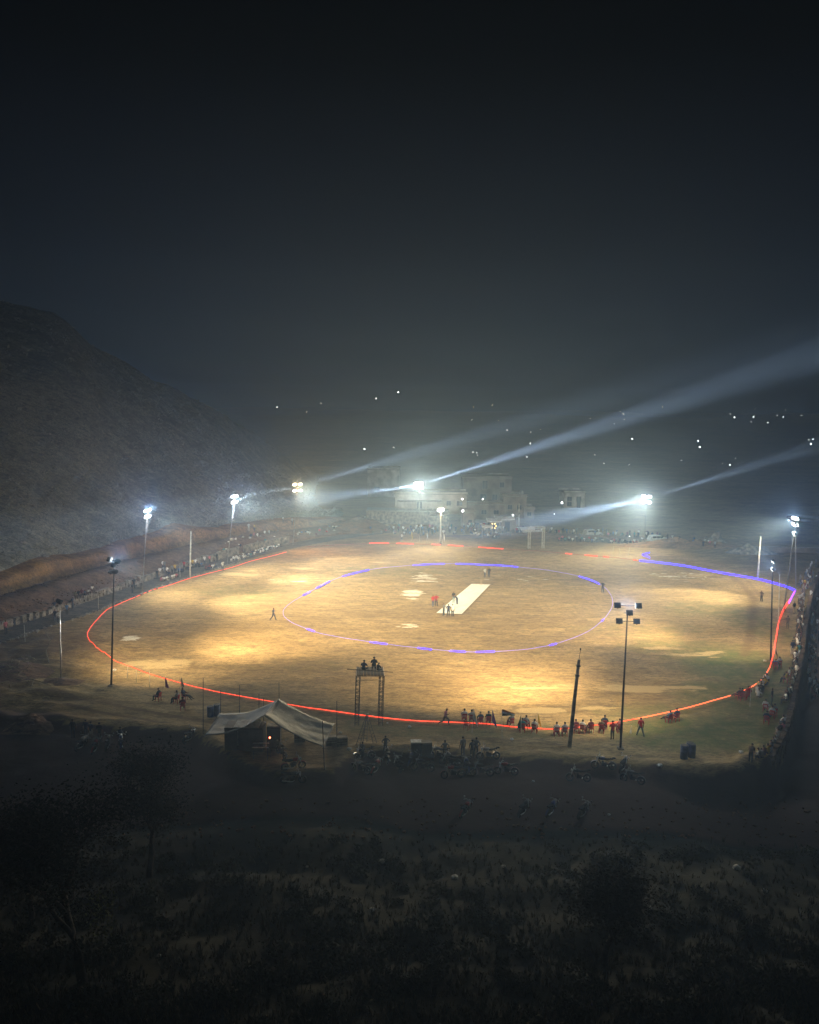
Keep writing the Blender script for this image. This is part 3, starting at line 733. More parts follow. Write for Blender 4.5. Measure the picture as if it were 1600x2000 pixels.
# a small empty chair lying behind the rope, another pair
chair(g3(912, 1425), R(150), 'small dark-looking empty chair standing behind the row of sitters')
person('run', g3(869, 1418), R(70), PINK, (.10, .06, .05), 'person in reddish clothes striding along the red rope left of the sitters', 'people walking at the near boundary', True)
person('stride', g3(1251, 1438), R(180), RED, (.07, .10, .14), 'person in red shirt and grey jeans walking right of the near mast', 'people walking at the near boundary', True)
person('cross', g3(1196, 1445), R(190), RED, (.05, .03, .02), 'person with red cloth over the head standing left of the near mast', 'people walking at the near boundary', True)
GR = 'people walking on the right hand path'
person('stand', g3(1551, 1198), R(20), BLACK, (.55, .52, .45), 'person in black top and cream trousers on the right path', GR, True)
person('hips', g3(1561, 1181), R(-20), PALE, (.03, .03, .04), 'person in pale shirt standing by the rope corner', GR, True)
person('stand', g3(1538, 1228), R(150), BROWN, (.16, .14, .11), 'person in dull brown clothes walking by the red rope', GR, True)
person('stand', g3(1557, 1242), R(100), BLACK, (.02, .02, .02), 'person all in black standing beside the seated right crowd', GR, True)
person('stand', g3(1547, 1278), R(180), NAVY, (.55, .52, .48), 'person in navy top, red band and white trousers on the path', GR, True)
person('walk', g3(1560, 1284), R(130), TEAL, (.6, .6, .58), 'person in teal top and white trousers stepping on the right path', GR, True)
person('stand', g3(1507, 1378), R(60), BLACK, (.05, .08, .06), 'person in dark green standing by the chairs on the right path', GR, True)
person('bend', g3(1466, 1490), R(150), BROWN, (.02, .02, .02), 'dark figure crouching where the path meets the terrace edge', GR, True)

# ---------------------------------------------------------------- crowds
def ordn(n): return '%d%s' % (n, 'th' if 10 <= n % 100 <= 20 else {1: 'st', 2: 'nd', 3: 'rd'}.get(n % 10, 'th'))
rnd = random.Random(11)
PAL = [WHITE]*7+[PALE]*4+[GREY]*3+[BLACK]*3+[NAVY]*3+[BLUE, MAROON, RED, YEL, OLIVE, BROWN, TEAL, PINK]
PALF = [WHITE]*4+[PALE]*3+[GREY]*4+[BLACK]*4+[NAVY]*4+[BLUE, MAROON, RED, OLIVE, BROWN, TEAL, PINK, BLUE, MAROON]
PN = {'stand': 'standing', 'hips': 'standing hands on hips', 'cross': 'standing arms folded', 'raise': 'standing arm raised', 'walk': 'walking', 'squat': 'squatting', 'lotus': 'sitting cross-legged', 'wall': 'sitting', 'chair': 'sitting upright', 'bend': 'stooping', 'slump': 'reclining'}
MASS = []
def crowd_row(pxs, group, where, facing, kinds, pal=PAL, zadd=0.0, jit=1.0, surf=None, mass=False):
    """pxs: pixel positions of the feet from left to right; facing: heading of the chest"""
    cnt = {}
    for (px, py) in pxs:
        kd = rnd.choice(kinds); col = rnd.choice(pal)
        p = surf(px, py) if surf else g3(px, py)
        p = Vector((p.x, p.y, p.z+zadd))
        if mass:
            MASS.append((p, kd, facing+rnd.uniform(-.5, .5), col)); continue
        key = (kd, CN[col]); cnt[key] = cnt.get(key, 0)+1
        person(kd, p, facing+rnd.uniform(-.5, .5)*jit, col, label='%s person %s in %s, %s' % (ordn(cnt[key]), PN[kd], CN[col], where), group=group, h=rnd.uniform(.93, 1.05))
def along(pts, n, jx=2, jy=2):
    L_ = [0]
    for a, b in zip(pts[:-1], pts[1:]): L_.append(L_[-1]+math.dist(a, b))
    out = []
    for i in range(n):
        d = L_[-1]*(i+.5)/n
        for k in range(len(pts)-1):
            if L_[k] <= d <= L_[k+1]:
                t_ = (d-L_[k])/(L_[k+1]-L_[k]); out.append((pts[k][0]+(pts[k+1][0]-pts[k][0])*t_+rnd.uniform(-jx, jx), pts[k][1]+(pts[k+1][1]-pts[k][1])*t_+rnd.uniform(-jy, jy))); break
    return out
def on_wall(px, py):               # feet height follows the wall/bank surface
    p = G(px, py, 1.0); return Vector((p.x, p.y, 1.0))
def in_trench(px, py): return G(px, py, 2.0)
FL = R(50)
W1 = 'counting right from the far left along the stone wall'
crowd_row([(12, 1240)], 'spectators by the left wall', 'alone by the wall at the left picture edge', FL, ['stand'])
crowd_row([(107, 1197), (117, 1194), (131, 1202)], 'spectators by the left wall', 'in the knot by the banner mast', FL, ['stand', 'hips'], [BLUE, NAVY, BLACK])
crowd_row([(142, 1190), (108, 1215), (114, 1217)], 'spectators by the left wall', 'just right of the banner mast', FL, ['stand', 'squat'], [PALE, BROWN, BLACK])
crowd_row([(147, 1170), (153, 1168), (160, 1166), (166, 1164), (173, 1161), (180, 1158)], 'spectators by the left wall', 'on the wall left of the near black mast', FL, ['wall', 'squat'], PAL, surf=on_wall)
crowd_row([(262, 1151), (270, 1148), (259, 1160)], 'spectators by the left wall', 'at the foot of the slim lit mast', FL, ['stand'], [BROWN, BLACK, GREY])
crowd_row([(318, 1113), (322, 1115)], 'spectators by the left wall', 'on the wall left of the white post', FL, ['stand'], [WHITE, GREY], surf=on_wall)
crowd_row(along([(312, 1138), (347, 1129)], 8, 1.5, 1), 'spectators sitting on the kerb left of the white post', 'on the kerb left of the white post', FL, ['squat', 'lotus'])
crowd_row(along([(368, 1112), (388, 1106)], 5, 1, 1), 'spectators sitting right of the white post', 'just right of the white post', FL, ['stand', 'squat'])
crowd_row(along([(402, 1115), (424, 1108)], 7, 1.5, 1.5), 'spectators sitting right of the white post', 'in the knot left of the waving person', FL, ['squat', 'lotus'])
person('raise', g3(435, 1115), R(30), WHITE, label='person in white shirt and dark trousers with raised hand on the red rope', group='spectators at the left boundary', big=True)
crowd_row([(452, 1098)], 'spectators at the left boundary', 'crouched just right of the leaning lit mast', FL, ['squat'], [WHITE])
crowd_row(along([(455, 1097), (550, 1066)], 44, 1, 3), 'dense row of spectators sitting inside the left wall', 'dense row right of the leaning mast', FL, ['squat', 'lotus'], [WHITE]*7+[PALE]*2+[BLACK]*3+[NAVY]*2+[TEAL])
crowd_row([(470, 1078), (490, 1070), (521, 1063), (529, 1061), (556, 1064)], 'spectators standing by the left wall', 'by the wall behind the dense row', FL, ['stand', 'hips'])
crowd_row(along([(433, 1072), (545, 1044)], 22, 2, 1.5), 'spectators on top of the left wall', 'on the wall top above the dense row', FL, ['wall', 'squat', 'stand'], surf=on_wall)
crowd_row([(486, 1038), (497, 1038), (553, 1022), (571, 1026)], 'spectators high on the left bank', 'high on the dark bank behind the wall', FL, ['stand'], [YEL, WHITE, WHITE, PALE], surf=in_trench)
crowd_row(along([(552, 1060), (690, 1033)], 48, 2, 4), 'spectators at the far left corner', 'right of the orange lit mast, counting right', R(20), ['stand', 'squat', 'wall', 'lotus'], mass=True)
crowd_row([(689, 1021), (694, 1020), (713, 1014)], 'spectators at the far left corner', 'on the mound by the pale terrace wall', R(10), ['squat'], [WHITE, PALE, WHITE])
# far end
person('walk', g3(785, 1057), R(-60), WHITE, label='lone person in white walking along the far boundary left of the short pole', group='people at the far boundary')
person('stand', g3(866, 1049), R(0), WHITE, label='person in white standing beside the short thick lamp pole', group='people at the far boundary')
crowd_row(along([(785, 1042), (850, 1044)], 14, 3, 3), 'spectators standing in the dark at the far end', 'in the dim group left of the short lamp pole', R(0), ['stand', 'hips', 'squat'], [BLUE, NAVY, GREY, BLACK, PALE], mass=True)
crowd_row(along([(906, 1033), (972, 1035)], 15, 2, 1.5), 'standing spectators in front of the awnings', 'standing before the white awnings', R(0), ['stand', 'hips', 'stand'], PALF+[WHITE]*5)
crowd_row(along([(917, 1047), (975, 1052)], 17, 1, 2), 'seated spectators in front of the awnings', 'seated before the white awnings', R(0), ['squat', 'lotus', 'chair'], [WHITE]*6+[NAVY]*3+[BLACK]*3)
crowd_row([(984, 1041), (997, 1051), (1003, 1047), (943, 1036)], 'people around the lit stall', 'around the lit stall and doorway', R(0), ['stand'], [WHITE, GREY, OLIVE])
crowd_row(along([(1008, 1040), (1100, 1046)], 22, 2, 3), 'spectators around the truss frame', 'around the white truss frame', R(-5), ['stand', 'squat', 'lotus'], PALF, mass=True)
crowd_row(along([(1090, 1056), (1250, 1062)], 50, 2, 1.5), 'front row of spectators right of the truss frame', 'front row between the truss and the blue rope mast', R(-10), ['squat', 'lotus', 'chair'], PALF, mass=True)
print('people as things', N_PEOPLE)
# the rest of the far crowd reads as one mass
def crowd_mass(name, pts, pal, label):
    V = []; F = []; MI = []; mats = PM[:1]+PM[2:]; cm = []
    keys = list(dict.fromkeys(pal)); cmat = [mat('shirt_'+CN[k].replace(' ', '_'), k, .9) for k in keys]
    for (p, kd, rz, col) in pts:
        me = PMESH[kd]; Mx = Matrix.Translation(p) @ Matrix.Rotation(rz, 4, 'Z'); n = len(V)
        V += [tuple(Mx @ v.co) for v in me.vertices]
        for f in me.polygons:
            F.append(tuple(i+n for i in f.vertices)); mi = f.material_index
            MI.append(5+keys.index(col) if mi == 1 else mi)
    me = bpy.data.meshes.new(name); me.from_pydata(V, [], F)
    for m_ in PM+cmat: me.materials.append(m_)
    me.polygons.foreach_set('material_index', MI); me.polygons.foreach_set('use_smooth', [True]*len(F)); me.update()
    o = link(name, me); o['kind'] = 'stuff'; return o
# right hand crowd sitting along the terrace edge, and those below it in the dark
FR = R(-100)
crowd_row(along([(1586, 1115), (1576, 1135), (1567, 1160), (1571, 1185), (1567, 1215), (1562, 1250), (1563, 1275)], 46, 4, 3), 'spectators packed along the right terrace edge', 'on the right terrace edge, from far', FR, ['squat', 'lotus', 'stand', 'squat'])
crowd_row(along([(1573, 1130), (1560, 1150)], 7, 3, 3), 'spectators at the corner of the light ropes', 'at the corner where the ropes meet', FR, ['squat', 'stand'])
crowd_row(along([(1557, 1315), (1550, 1335), (1545, 1350), (1540, 1365), (1536, 1380)], 13, 2, 2), 'spectators on the near part of the right edge', 'on the edge beside the chairs, right path', FR, ['squat', 'lotus', 'wall'])
crowd_row(along([(1532, 1412), (1524, 1435), (1516, 1455), (1505, 1472), (1480, 1486)], 15, 2, 2), 'spectators on the near right corner', 'on the dim near right corner', R(-150), ['squat', 'lotus'])
crowd_row(along([(1497, 1328), (1488, 1345), (1478, 1362)], 15, 4, 3), 'spectators squatting behind the rope on the right', 'behind the rope above the red pennant', R(150), ['squat', 'lotus'], [WHITE]*3+[BLACK]*4+[PALE]*2+[YEL])
def below(px, py): p = G(px, py, -3.0); p.z = gz(p.x, p.y); return p
crowd_row([(rnd.uniform(1576+(1340-y)*.02, 1600), y) for y in [1140+i*4.5 for i in range(52)]], 'spectators in the dark below the right terrace', 'in the dark below the right terrace', FR, ['stand', 'squat'], [WHITE, PALE, GREY, BLACK, NAVY, MAROON], surf=below, mass=True)
for row, n_, jy_ in (([(425, 1090), (560, 1052)], 45, 3), ([(560, 1056), (720, 1028)], 40, 4), ([(300, 1133), (425, 1096)], 22, 2)):
    for px, py in along(row, n_, 2, jy_):
        MASS.append((g3(px, py), rnd.choice(['stand', 'squat', 'lotus', 'hips']), R(40)+rnd.uniform(-.6, .6), rnd.choice(PAL)))
for px, py in along([(1583, 1120), (1566, 1180), (1558, 1260), (1553, 1330)], 60, 3, 3):
    MASS.append((g3(px, py), rnd.choice(['stand', 'squat', 'lotus', 'squat']), FR+rnd.uniform(-.6, .6), rnd.choice(PAL)))
for px, py in along([(700, 1040), (900, 1040), (1065, 1044), (1170, 1047), (1260, 1053), (1400, 1072)], 150, 4, 3.5):
    p = g3(px, py); MASS.append((p, rnd.choice(['stand', 'squat', 'lotus', 'stand']), rnd.uniform(-.5, .5), rnd.choice(PALF)))
crowd_mass('crowd', MASS, list(PALF)+[x[3] for x in MASS], '')
# near edge, dark silhouettes
crowd_row([(708, 1485), (753, 1474), (869, 1483), (904, 1478), (922, 1483), (930, 1480)], 'dark silhouettes among the motorbikes', 'silhouetted between the motorbikes at the near edge', B_, ['stand', 'hips', 'stand'], [BLACK, NAVY, GREY])
crowd_row([(143, 1442), (168, 1440), (178, 1444), (236, 1440), (195, 1450)], 'dark silhouettes at the lower left', 'silhouetted at the dark edge lower left', B_, ['stand', 'squat'], [BLACK, NAVY])
# two on the camera tower
tw = 'people on the camera tower'
# ---------------------------------------------------------------- pitch mat, ropes, posts, pennants
M['mat_pale'] = mat('pale_pitch_mat', (.82, .88, .87), .9, vary=.08, scale=1.2, coords='Generated')
q = [G(852, 1198, .02), G(902, 1200, .02), G(958, 1142, .02), G(921, 1141, .02)]
mb = MB(); n_ = 12
for i in range(n_+1):
    for j in range(5):
        a = q[0].lerp(q[3], i/n_); b = q[1].lerp(q[2], i/n_); p = a.lerp(b, j/4)
        mb.v.append((p.x+.04*nz(i, j, 5), p.y, .075+.02*nz(i*.7, j*.9, 3)))
for i in range(n_):
    for j in range(4): k = i*5+j; mb.f.append((k, k+1, k+6, k+5)); mb.m.append(0)
pm = mb.build('pitch_mat', M['mat_pale'])
tag(pm, 'long pale pitch mat laid in the middle of the inner rope ring', 'mat')
M['stump'] = mat('stump_wood', (.55, .42, .25), .6)
for (px, py, w) in ((878, 1195, 'near'), (940, 1143.5, 'far')):
    c = g3(px, py); r = empty('wicket', c+Vector((0, 0, .06)), 0, 'three wooden stumps standing at the %s end of the pale mat' % w, 'wicket')
    for k in (-.11, 0, .11): link('stump', MB().lathe([(.02, 0), (.02, .7), (.012, .71)], 6).mesh('stump', M['stump']), r, loc=(k, 0, 0))
    MB().box((0, 0, .725), (.24, .02, .02)).build('bails', M['stump'], r)

def catmull(pts, closed=False, n=6):
    k = len(pts); out = []
    rng_ = range(k if closed else k-1)
    for i in rng_:
        P0 = pts[(i-1) % k] if closed or i > 0 else pts[i]; P1 = pts[i]; P2 = pts[(i+1) % k]; P3 = pts[(i+2) % k] if closed or i+2 < k else P2
        for j in range(n):
            t_ = j/n
            out.append(.5*((2*P1)+(P2-P0)*t_+(2*P0-5*P1+4*P2-P3)*t_*t_+(3*P1-P0-3*P2+P3)*t_**3))
    if not closed: out.append(pts[-1].copy())
    return out
def rope(name, px, m, r, label, z=.09, closed=False, parent=None, cat='rope'):
    pts = catmull([G(x, y, z) for x, y in px], closed)
    pts = [Vector((p.x, p.y, z+gz(p.x, p.y)+.02*nz(p.x*.5, p.y*.5))) for p in pts]
    o = MB().tube(pts, r, 6, closed=closed).build(name, m, parent, True)
    if parent is None: tag(o, label, cat)
    return o, pts
RING = [(553, 1197), (558, 1207), (575, 1218), (605, 1230), (640, 1240), (740, 1256), (830, 1267), (900, 1272), (945, 1273), (1010, 1270), (1060, 1263), (1100, 1253), (1145, 1235), (1172, 1216), (1190, 1196), (1197, 1178), (1192, 1160), (1175, 1143), (1140, 1128), (1080, 1115), (1000, 1106), (950, 1103), (890, 1101), (820, 1103), (740, 1110), (690, 1120), (650, 1133), (612, 1152), (575, 1173), (557, 1187)]
ring, rp_ = rope('inner_ring_rope', RING, M['white_rope'], .024, 'violet glowing rope with blue lit sections in an oval around the pitch mat', closed=True)
def near(px, py): 
    p = G(px, py); return min(range(len(rp_)), key=lambda i: (rp_[i].x-p.x)**2+(rp_[i].y-p.y)**2)
for a, b in (((716, 1114), (672, 1126)), ((640, 1138), (618, 1148)), ((605, 1155), (590, 1163)), ((602, 1228), (622, 1234)), ((640, 1239), (650, 1241)), ((735, 1254), (752, 1257)), ((822, 1266), (840, 1268)), ((885, 1271), (905, 1272)), ((930, 1273), (962, 1273)), ((1068, 1261), (1082, 1258)), ((1172, 1215), (1176, 1211)), ((1132, 1125), (1168, 1141)), ((1000, 1106), (890, 1101)), ((870, 1101), (800, 1104)), ((1020, 1107), (1002, 1106))):
    i, j = near(*a), near(*b); i, j = min(i, j), max(i, j)
    if j > i: MB().tube(rp_[i:j+1], .07, 6).build('lit_section', M['blue_led'], ring, True)
LEFT = [(560, 1078), (530, 1086), (490, 1096), (450, 1109), (400, 1122), (372, 1129), (330, 1143), (295, 1153), (262, 1167), (232, 1180), (208, 1192), (190, 1210), (175, 1228), (171, 1240), (180, 1256), (200, 1274), (230, 1291), (270, 1308), (320, 1325), (380, 1341), (430, 1352), (530, 1370), (600, 1382)]
rope('boundary_light_rope', LEFT, M['red_led'], .027, 'red light rope curving round the left side and corner of the ground')
rope('boundary_light_rope', [(600, 1382), (700, 1396), (800, 1407), (870, 1410), (950, 1414), (1010, 1420), (1080, 1424), (1130, 1421), (1200, 1412), (1240, 1405)], M['red_led'], .036, 'bright red light rope along the near edge behind the red chairs')
rope('boundary_light_rope', [(1240, 1405), (1300, 1392), (1350, 1380), (1400, 1366), (1440, 1354), (1470, 1340), (1490, 1325), (1504, 1303)], M['orange_led'], .038, 'orange red light rope curving up the near right of the ground')
RR = [(1504, 1303), (1509, 1285), (1513, 1262), (1517, 1238), (1520, 1220), (1529, 1196), (1541, 1178)]
_, rr = rope('boundary_light_rope', RR, M['red_led'], .04, 'red light rope strung in two strands up the right side')
rr2 = [p+Vector((.15, .1, .55+.12*nz(p.x*2, p.y*2))) for p in rr]
MB().tube(rr2, .05, 5).build('upper_strand', M['red_led'], bpy.data.objects[_.name], True)
for i in range(2, len(rr), 3): MB().tube([rr[i], rr2[i]], .025, 4).build('tie', M['red_led'], bpy.data.objects[_.name])
_, cc = rope('boundary_light_rope', [(1541, 1178), (1547, 1166), (1553, 1154)], mat('violet_light_rope', (.3, .1, .6), .5, 0, (.38, .07, 1), 3.2), .11, 'violet glowing end of the rope at the right corner')
rope('boundary_light_rope', [(1250, 1095), (1290, 1099), (1340, 1106), (1400, 1117), (1440, 1124), (1480, 1131), (1530, 1144), (1553, 1153)], M['blue_led'], .15, 'bright blue light rope along the far right boundary')
o_, _p = rope('boundary_light_rope', [(600, 1068), (700, 1062), (760, 1061), (860, 1064), (950, 1070), (1050, 1076), (1130, 1083), (1200, 1089), (1250, 1095)], M['red_dim'], .04, 'mostly unlit red rope with short glowing pieces along the far boundary')
rp_ = _p
for a, b in ((715, 757), (775, 800), (840, 856), (875, 897), (925, 932), (950, 980), (1095, 1104), (1145, 1170), (1180, 1190), (1238, 1250)):
    i, j = near(a, 1061+max(0, a-760)*.068), near(b, 1061+max(0, b-760)*.068); i, j = min(i, j), max(i, j)
    MB().tube(rp_[i:max(j, i+1)+1], .09, 6).build('lit_section', M['red_led'], o_, True)
# bright blue coil by the far mast
c = g3(1262, 1092)
tag(MB().tube([c+Vector((.7*math.cos(a*.7), .3*math.sin(a*.7), .25+.13*a)) for a in range(9)], .09, 5).build('rope_coil', M['blue_led'], None, True), 'blue glowing heap of rope at the foot of the far right mast', 'rope')

def post(base, top, r, m, label, cat='post', name='post', group=None, dz=0, cap=True):
    b = g3(*base); t_ = AT(top[0], top[1], b.y)
    o = empty(name, b, 0, label, cat, group); MB().tube([(0, 0, -.2), (t_-b)*.5, t_-b], [r, r*.95, r*.8], 7).build('shaft', m, o, True)
    if cap: MB().lathe([(r*1.05, -.03), (r*1.05, .03), (r*.3, .05)], 7, t_-b).build('cap', m, o)
    return o, b, t_
post((371, 1130), (373, 1038), .13, M['pole_white'], 'thick white post beside the left stone wall', name='white_post')
post((1480, 1130), (1486, 1048), .16, M['pole_white'], 'thick white post behind the blue light rope on the right', name='white_post')
post((1521, 1216), (1523, 1122), .07, M['pole_white'], 'thin pale post right of the dark side mast', name='thin_post')
# leaning concrete post
b = g3(1112, 1459); t1 = AT(1131, 1288, b.y); v = t1-b
o = empty('concrete_post', b, 0, 'leaning square concrete post with a thin rod on top, among the red chairs', 'post')
mb = MB(); w = .16
for k in range(7):
    s_ = k/6; c = v*s_+Vector((0, 0, -.2 if k == 0 else 0)); ww = w*(1-.35*s_); mb.v += [(c.x+sx_*ww, c.y+sy*ww*.8, c.z) for sx_, sy in ((-1, -1), (1, -1), (1, 1), (-1, 1))]
for k in range(6):
    for j in range(4): mb.f.append((k*4+j, k*4+(j+1) % 4, k*4+4+(j+1) % 4, k*4+4+j)); mb.m.append(0)
mb.f.append((24, 25, 26, 27)); mb.m.append(0); mb.build('shaft', M['concrete'], o)
MB().tube([v*.99, AT(1134, 1270, b.y)-b], .02, 5).build('rod', M['dark'], o); MB().lathe([(.03, -.08), (.07, -.02), (.07, .05), (.02, .1)], 7, AT(1134, 1268, b.y)-b).build('insulator', M['dark'], o, True)
MB().box(v*.93, (.34, .3, .10)).build('clamp', M['dark'], o); MB().box(v*.82, (.34, .3, .10)).build('clamp', M['dark'], o)
for (bx, by, tx, ty, lb) in ((397, 1436, 397, 1324, 'left of the tarpaulin tent, touching its low corner'), (431, 1398, 431, 1348, 'behind the left slope of the tarpaulin'), (468, 1400, 468, 1338, 'second behind the left slope of the tarpaulin'),
                          (658, 1456, 658, 1369, 'right of the tarpaulin tent'), (546, 1420, 545, 1333, 'at the far peak of the tarpaulin'), (515, 1430, 515, 1363, 'at the near peak of the tarpaulin'), (634, 1504, 630, 1408, 'holding up the near right corner of the tarpaulin'), (506, 1428, 506, 1355, 'just left of the near peak of the tarpaulin')):
    post((bx, by), (tx, ty), .035, M['dark'], 'thin dark pole '+lb, 'pole', 'tent_pole', cap=False)
for (bx, by, tx, ty, lb) in ((49, 1254, 47, 1220, 'on the kerb at the far left'), (192, 1190, 192, 1164, 'carrying a scrap of pink cloth by the wall'), (352, 1128, 351, 1106, 'left of the thick white post'),
                          (248, 1325, 250, 1301, 'left of three outside the red rope near the dark mast'), (266, 1334, 266, 1308, 'middle of three outside the red rope near the dark mast'), (292, 1343, 292, 1312, 'right of three outside the red rope near the dark mast'),
                          (1198, 1085, 1198, 1066, 'left of three by the far boundary'), (1211, 1086, 1211, 1071, 'middle of three by the far boundary'), (1227, 1087, 1230, 1069, 'leaning, right of three by the far boundary'),
                          (820, 1058, 820, 1046, 'left of the short thick lamp pole')):
    post((bx, by), (tx, ty), .03, M['pole_white'], 'short thin stick '+lb, 'stick', 'boundary_stick', cap=False)

def pennant(base, top, cols, w, h, label, tri=False, limp=False, r=.018):
    b = g3(*base); t_ = AT(top[0], top[1], b.y); v = t_-b
    o = empty('pennant', b, 0, label, 'flag', 'pennants along the boundary')
    MB().tube([(0, 0, -.1), v], r, 5).build('pole', M['pole_white'], o)
    mb = MB(); nx_, ny = 8, 6
    for th in (0, .008):
        for i in range(nx_+1):
            for j in range(ny+1):
                u_ = i/nx_; w_ = j/ny
                hh = h*(1-.75*u_) if tri else h
                x = w*u_*(1 if w > 0 else 1); yy = .07*math.sin(u_*9+w_*3)*u_+th
                z = -(h-hh)*.5*(0 if limp else 1)-hh*w_-(abs(w)*u_*(1.6 if limp else .15))
                if limp: x *= .45; 
                mb.v.append((v.x+x, v.y+yy, v.z+z))
    nn = (nx_+1)*(ny+1)
    for s_ in (0, nn):
        for i in range(nx_):
            for j in range(ny):
                k = s_+i*(ny+1)+j; f = (k, k+1, k+ny+2, k+ny+1); mb.f.append(f if s_ else f[::-1]); mb.m.append(min(len(cols)-1, int(j*len(cols)/ny)))
    mb.build('cloth', [mat('pennant_'+CN.get(c_, 'cloth').replace(' ', '_'), c_, .8) for c_ in cols], o, True)
VIO = (.16, .04, .30); CN[VIO] = 'violet'; GRN = (.02, .07, .05); CN[GRN] = 'green'; SAF = (.55, .22, .05); CN[SAF] = 'saffron'
pennant((922, 1432), (925, 1383), [WHITE], .9, 1.0, 'limp white pennant on a pale stick in front of the red chairs', limp=True, tri=True)
pennant((958, 1424), (962, 1385), [VIO], .9, 1.1, 'violet pennant right of the fourth red chair', limp=True, tri=True)
pennant((981, 1442), (981, 1385), [SAF, WHITE, GRN], 1.1, .6, 'small saffron, white and green flag flying right between the chairs', tri=True)
pennant((1018, 1434), (1018, 1396), [GRN], -.6, 1.2, 'dark green pennant hanging limp over a seated person', limp=True, tri=True)
pennant((1050, 1424), (1051, 1392), [YEL], .8, .8, 'bright yellow pennant above the person in a white top', limp=True, tri=True)
pennant((1234, 1434), (1234, 1417), [WHITE], -.7, .7, 'lowered white pennant between the near mast and the walker in red', limp=True, tri=True)
pennant((321, 1344), (323, 1322), [VIO], .7, 1.0, 'dark violet pennant outside the rope at the near left', limp=True, tri=True)
pennant((352, 1345), (354, 1322), [PALE], .6, .9, 'pale pennant outside the rope at the near left', limp=True, tri=True)
pennant((1465, 1380), (1467, 1336), [RED], -.9, .9, 'dark red pennant over three sitters at the right', limp=True, tri=True)
pennant((1511, 1290), (1516, 1262), [WHITE, BLACK], .9, .7, 'white and black pennant on the red rope at the right', limp=True, tri=True)
pennant((1497, 1330), (1497, 1310), [BLACK], .8, .6, 'black pennant over the squatting group behind the rope', limp=True, tri=True)
pennant((803, 1058), (804, 1037), [YEL], .5, 1.1, 'yellow pennant at the far boundary left of the short lamp pole', limp=True)
pennant((864, 1062), (867, 1041), [WHITE], .5, 1.1, 'white pennant beside the short lamp pole', limp=True)
pennant((834, 1060), (834, 1040), [PALE], .5, .6, 'pale pennant at the far boundary between yellow and white ones', limp=True)

# ---------------------------------------------------------------- tarpaulin tent and what stands round it
M['tarp'] = mat('grey_green_tarpaulin', (.10, .115, .113), .6, vary=.12, scale=2, bump=.35, bscale=5, spec=.45)
Yn, Yf = 65.0, 70.0
rn, rf = AT(515, 1397, Yn), AT(545, 1365, Yf); ln, lf = AT(400, 1436, Yn), AT(429, 1393, Yf); qn, qf = AT(631, 1459, Yn), AT(654, 1414, Yf)
mb = MB(); nu, nv_ = 40, 16
for i in range(nu+1):
    u = i/nu*2-1
    for j in range(nv_+1):
        w = j/nv_; side = (ln.lerp(lf, w), rn.lerp(rf, w)) if u < 0 else (qn.lerp(qf, w), rn.lerp(rf, w)); k = 1-abs(u)
        p = side[0].lerp(side[1], k)
        sag = -.45*math.sin(k*math.pi)*(1 if u < 0 else .55)-.18*math.sin(w*math.pi)*(.4+k)
        wr = .025*math.sin(k*16+w*4+2*nz(i*.2, j*.3))+.06*nz(i*.3, j*.9, 2)+.018*math.sin(w*22+k*7)*(1-k)
        if u > 0: wr += .05*math.exp(-((w-.12-.2*(1-k))**2)/.02)
        mb.v.append((p.x, p.y, p.z+sag+wr))
for i in range(nu):
    for j in range(nv_): k = i*(nv_+1)+j; mb.f.append((k, k+nv_+1, k+nv_+2, k+1)); mb.m.append(0)
tent = mb.build('tarpaulin_tent', M['tarp'], None, True)
so = tent.modifiers.new('thick', 'SOLIDIFY'); so.thickness = .03
tag(tent, 'large sagging grey green tarpaulin stretched as a tent roof at the near edge', 'tent')
for a, b_ in ((ln, lf), (rn, rf), (qn, qf)):
    MB().tube([a-Vector((0, .3, .02)), b_+Vector((0, .3, -.02))], .03, 5).build('edge_pole', M['dark'], tent)
M['booth'] = mat('dark_painted_sheet', (.035, .032, .035), .6, vary=.3)
M['white_paint'] = mat('white_paint', (.6, .6, .58), .6)
bc = g3(478, 1500); bc = Vector((AT(480, 1470, 66.5).x, 66.5, gz(-13, 66)))
bo = empty('scorers_booth', bc, 0, 'dark sheet metal booth with pale top edge under the tarpaulin tent', 'booth')
MB().box((0, 0, 1.0), (3.1, 1.6, 2.0)).build('cabin', M['booth'], bo)
MB().box((.2, -.02, 2.05), (2.0, 1.64, .07)).build('top_edge', M['white_paint'], bo)
for k in (-1.1, 0, 1.1): MB().box((k*.93, -.825, .95), (.9, .04, 1.7)).build('panel', M['booth'], bo)
MB().box((-.45, -.87, 1.15), (.05, .03, 1.2)).build('strut', M['white_paint'], bo)
b2 = empty('dark_cabinet', bc+Vector((2.3, .3, 0)), 0, 'smaller dark cabinet right of the booth, lit red spot beside it', 'cabinet')
MB().box((0, 0, .9), (1.1, .8, 1.8)).build('carcass', M['booth'], b2); MB().box((-.28, 0, 1.85), (.5, .84, .08)).build('lid', M['tarp'], b2); MB().box((.28, 0, 1.86), (.5, .84, .08)).build('lid', M['tarp'], b2)
MB().box((0, -.42, .9), (.9, .03, 1.5)).build('door', M['booth'], b2)
p = AT(527, 1441, 64.5)
r = empty('warning_lamp', p, 0, 'small glowing red lamp in front of the dark cabinet under the tent', 'lamp')
MB().lathe([(.03, -.05), (.06, -.02), (.06, .04), (.02, .07)], 8).build('bulb', mat('red_bulb', (.6, .1, .05), .4, 0, (1, .12, .06), 22), r, True); MB().tube([(0, 0, -.05), (0, .1, -.6), (0, .3, gz(p.x, p.y)-p.z)], .02, 5).build('stand', M['dark'], r)
bn = empty('bench', Vector((AT(509, 1457, 64.3).x, 64.3, gz(-11.4, 64.3))), 0, 'bench of two white rails in front of the booth', 'bench')
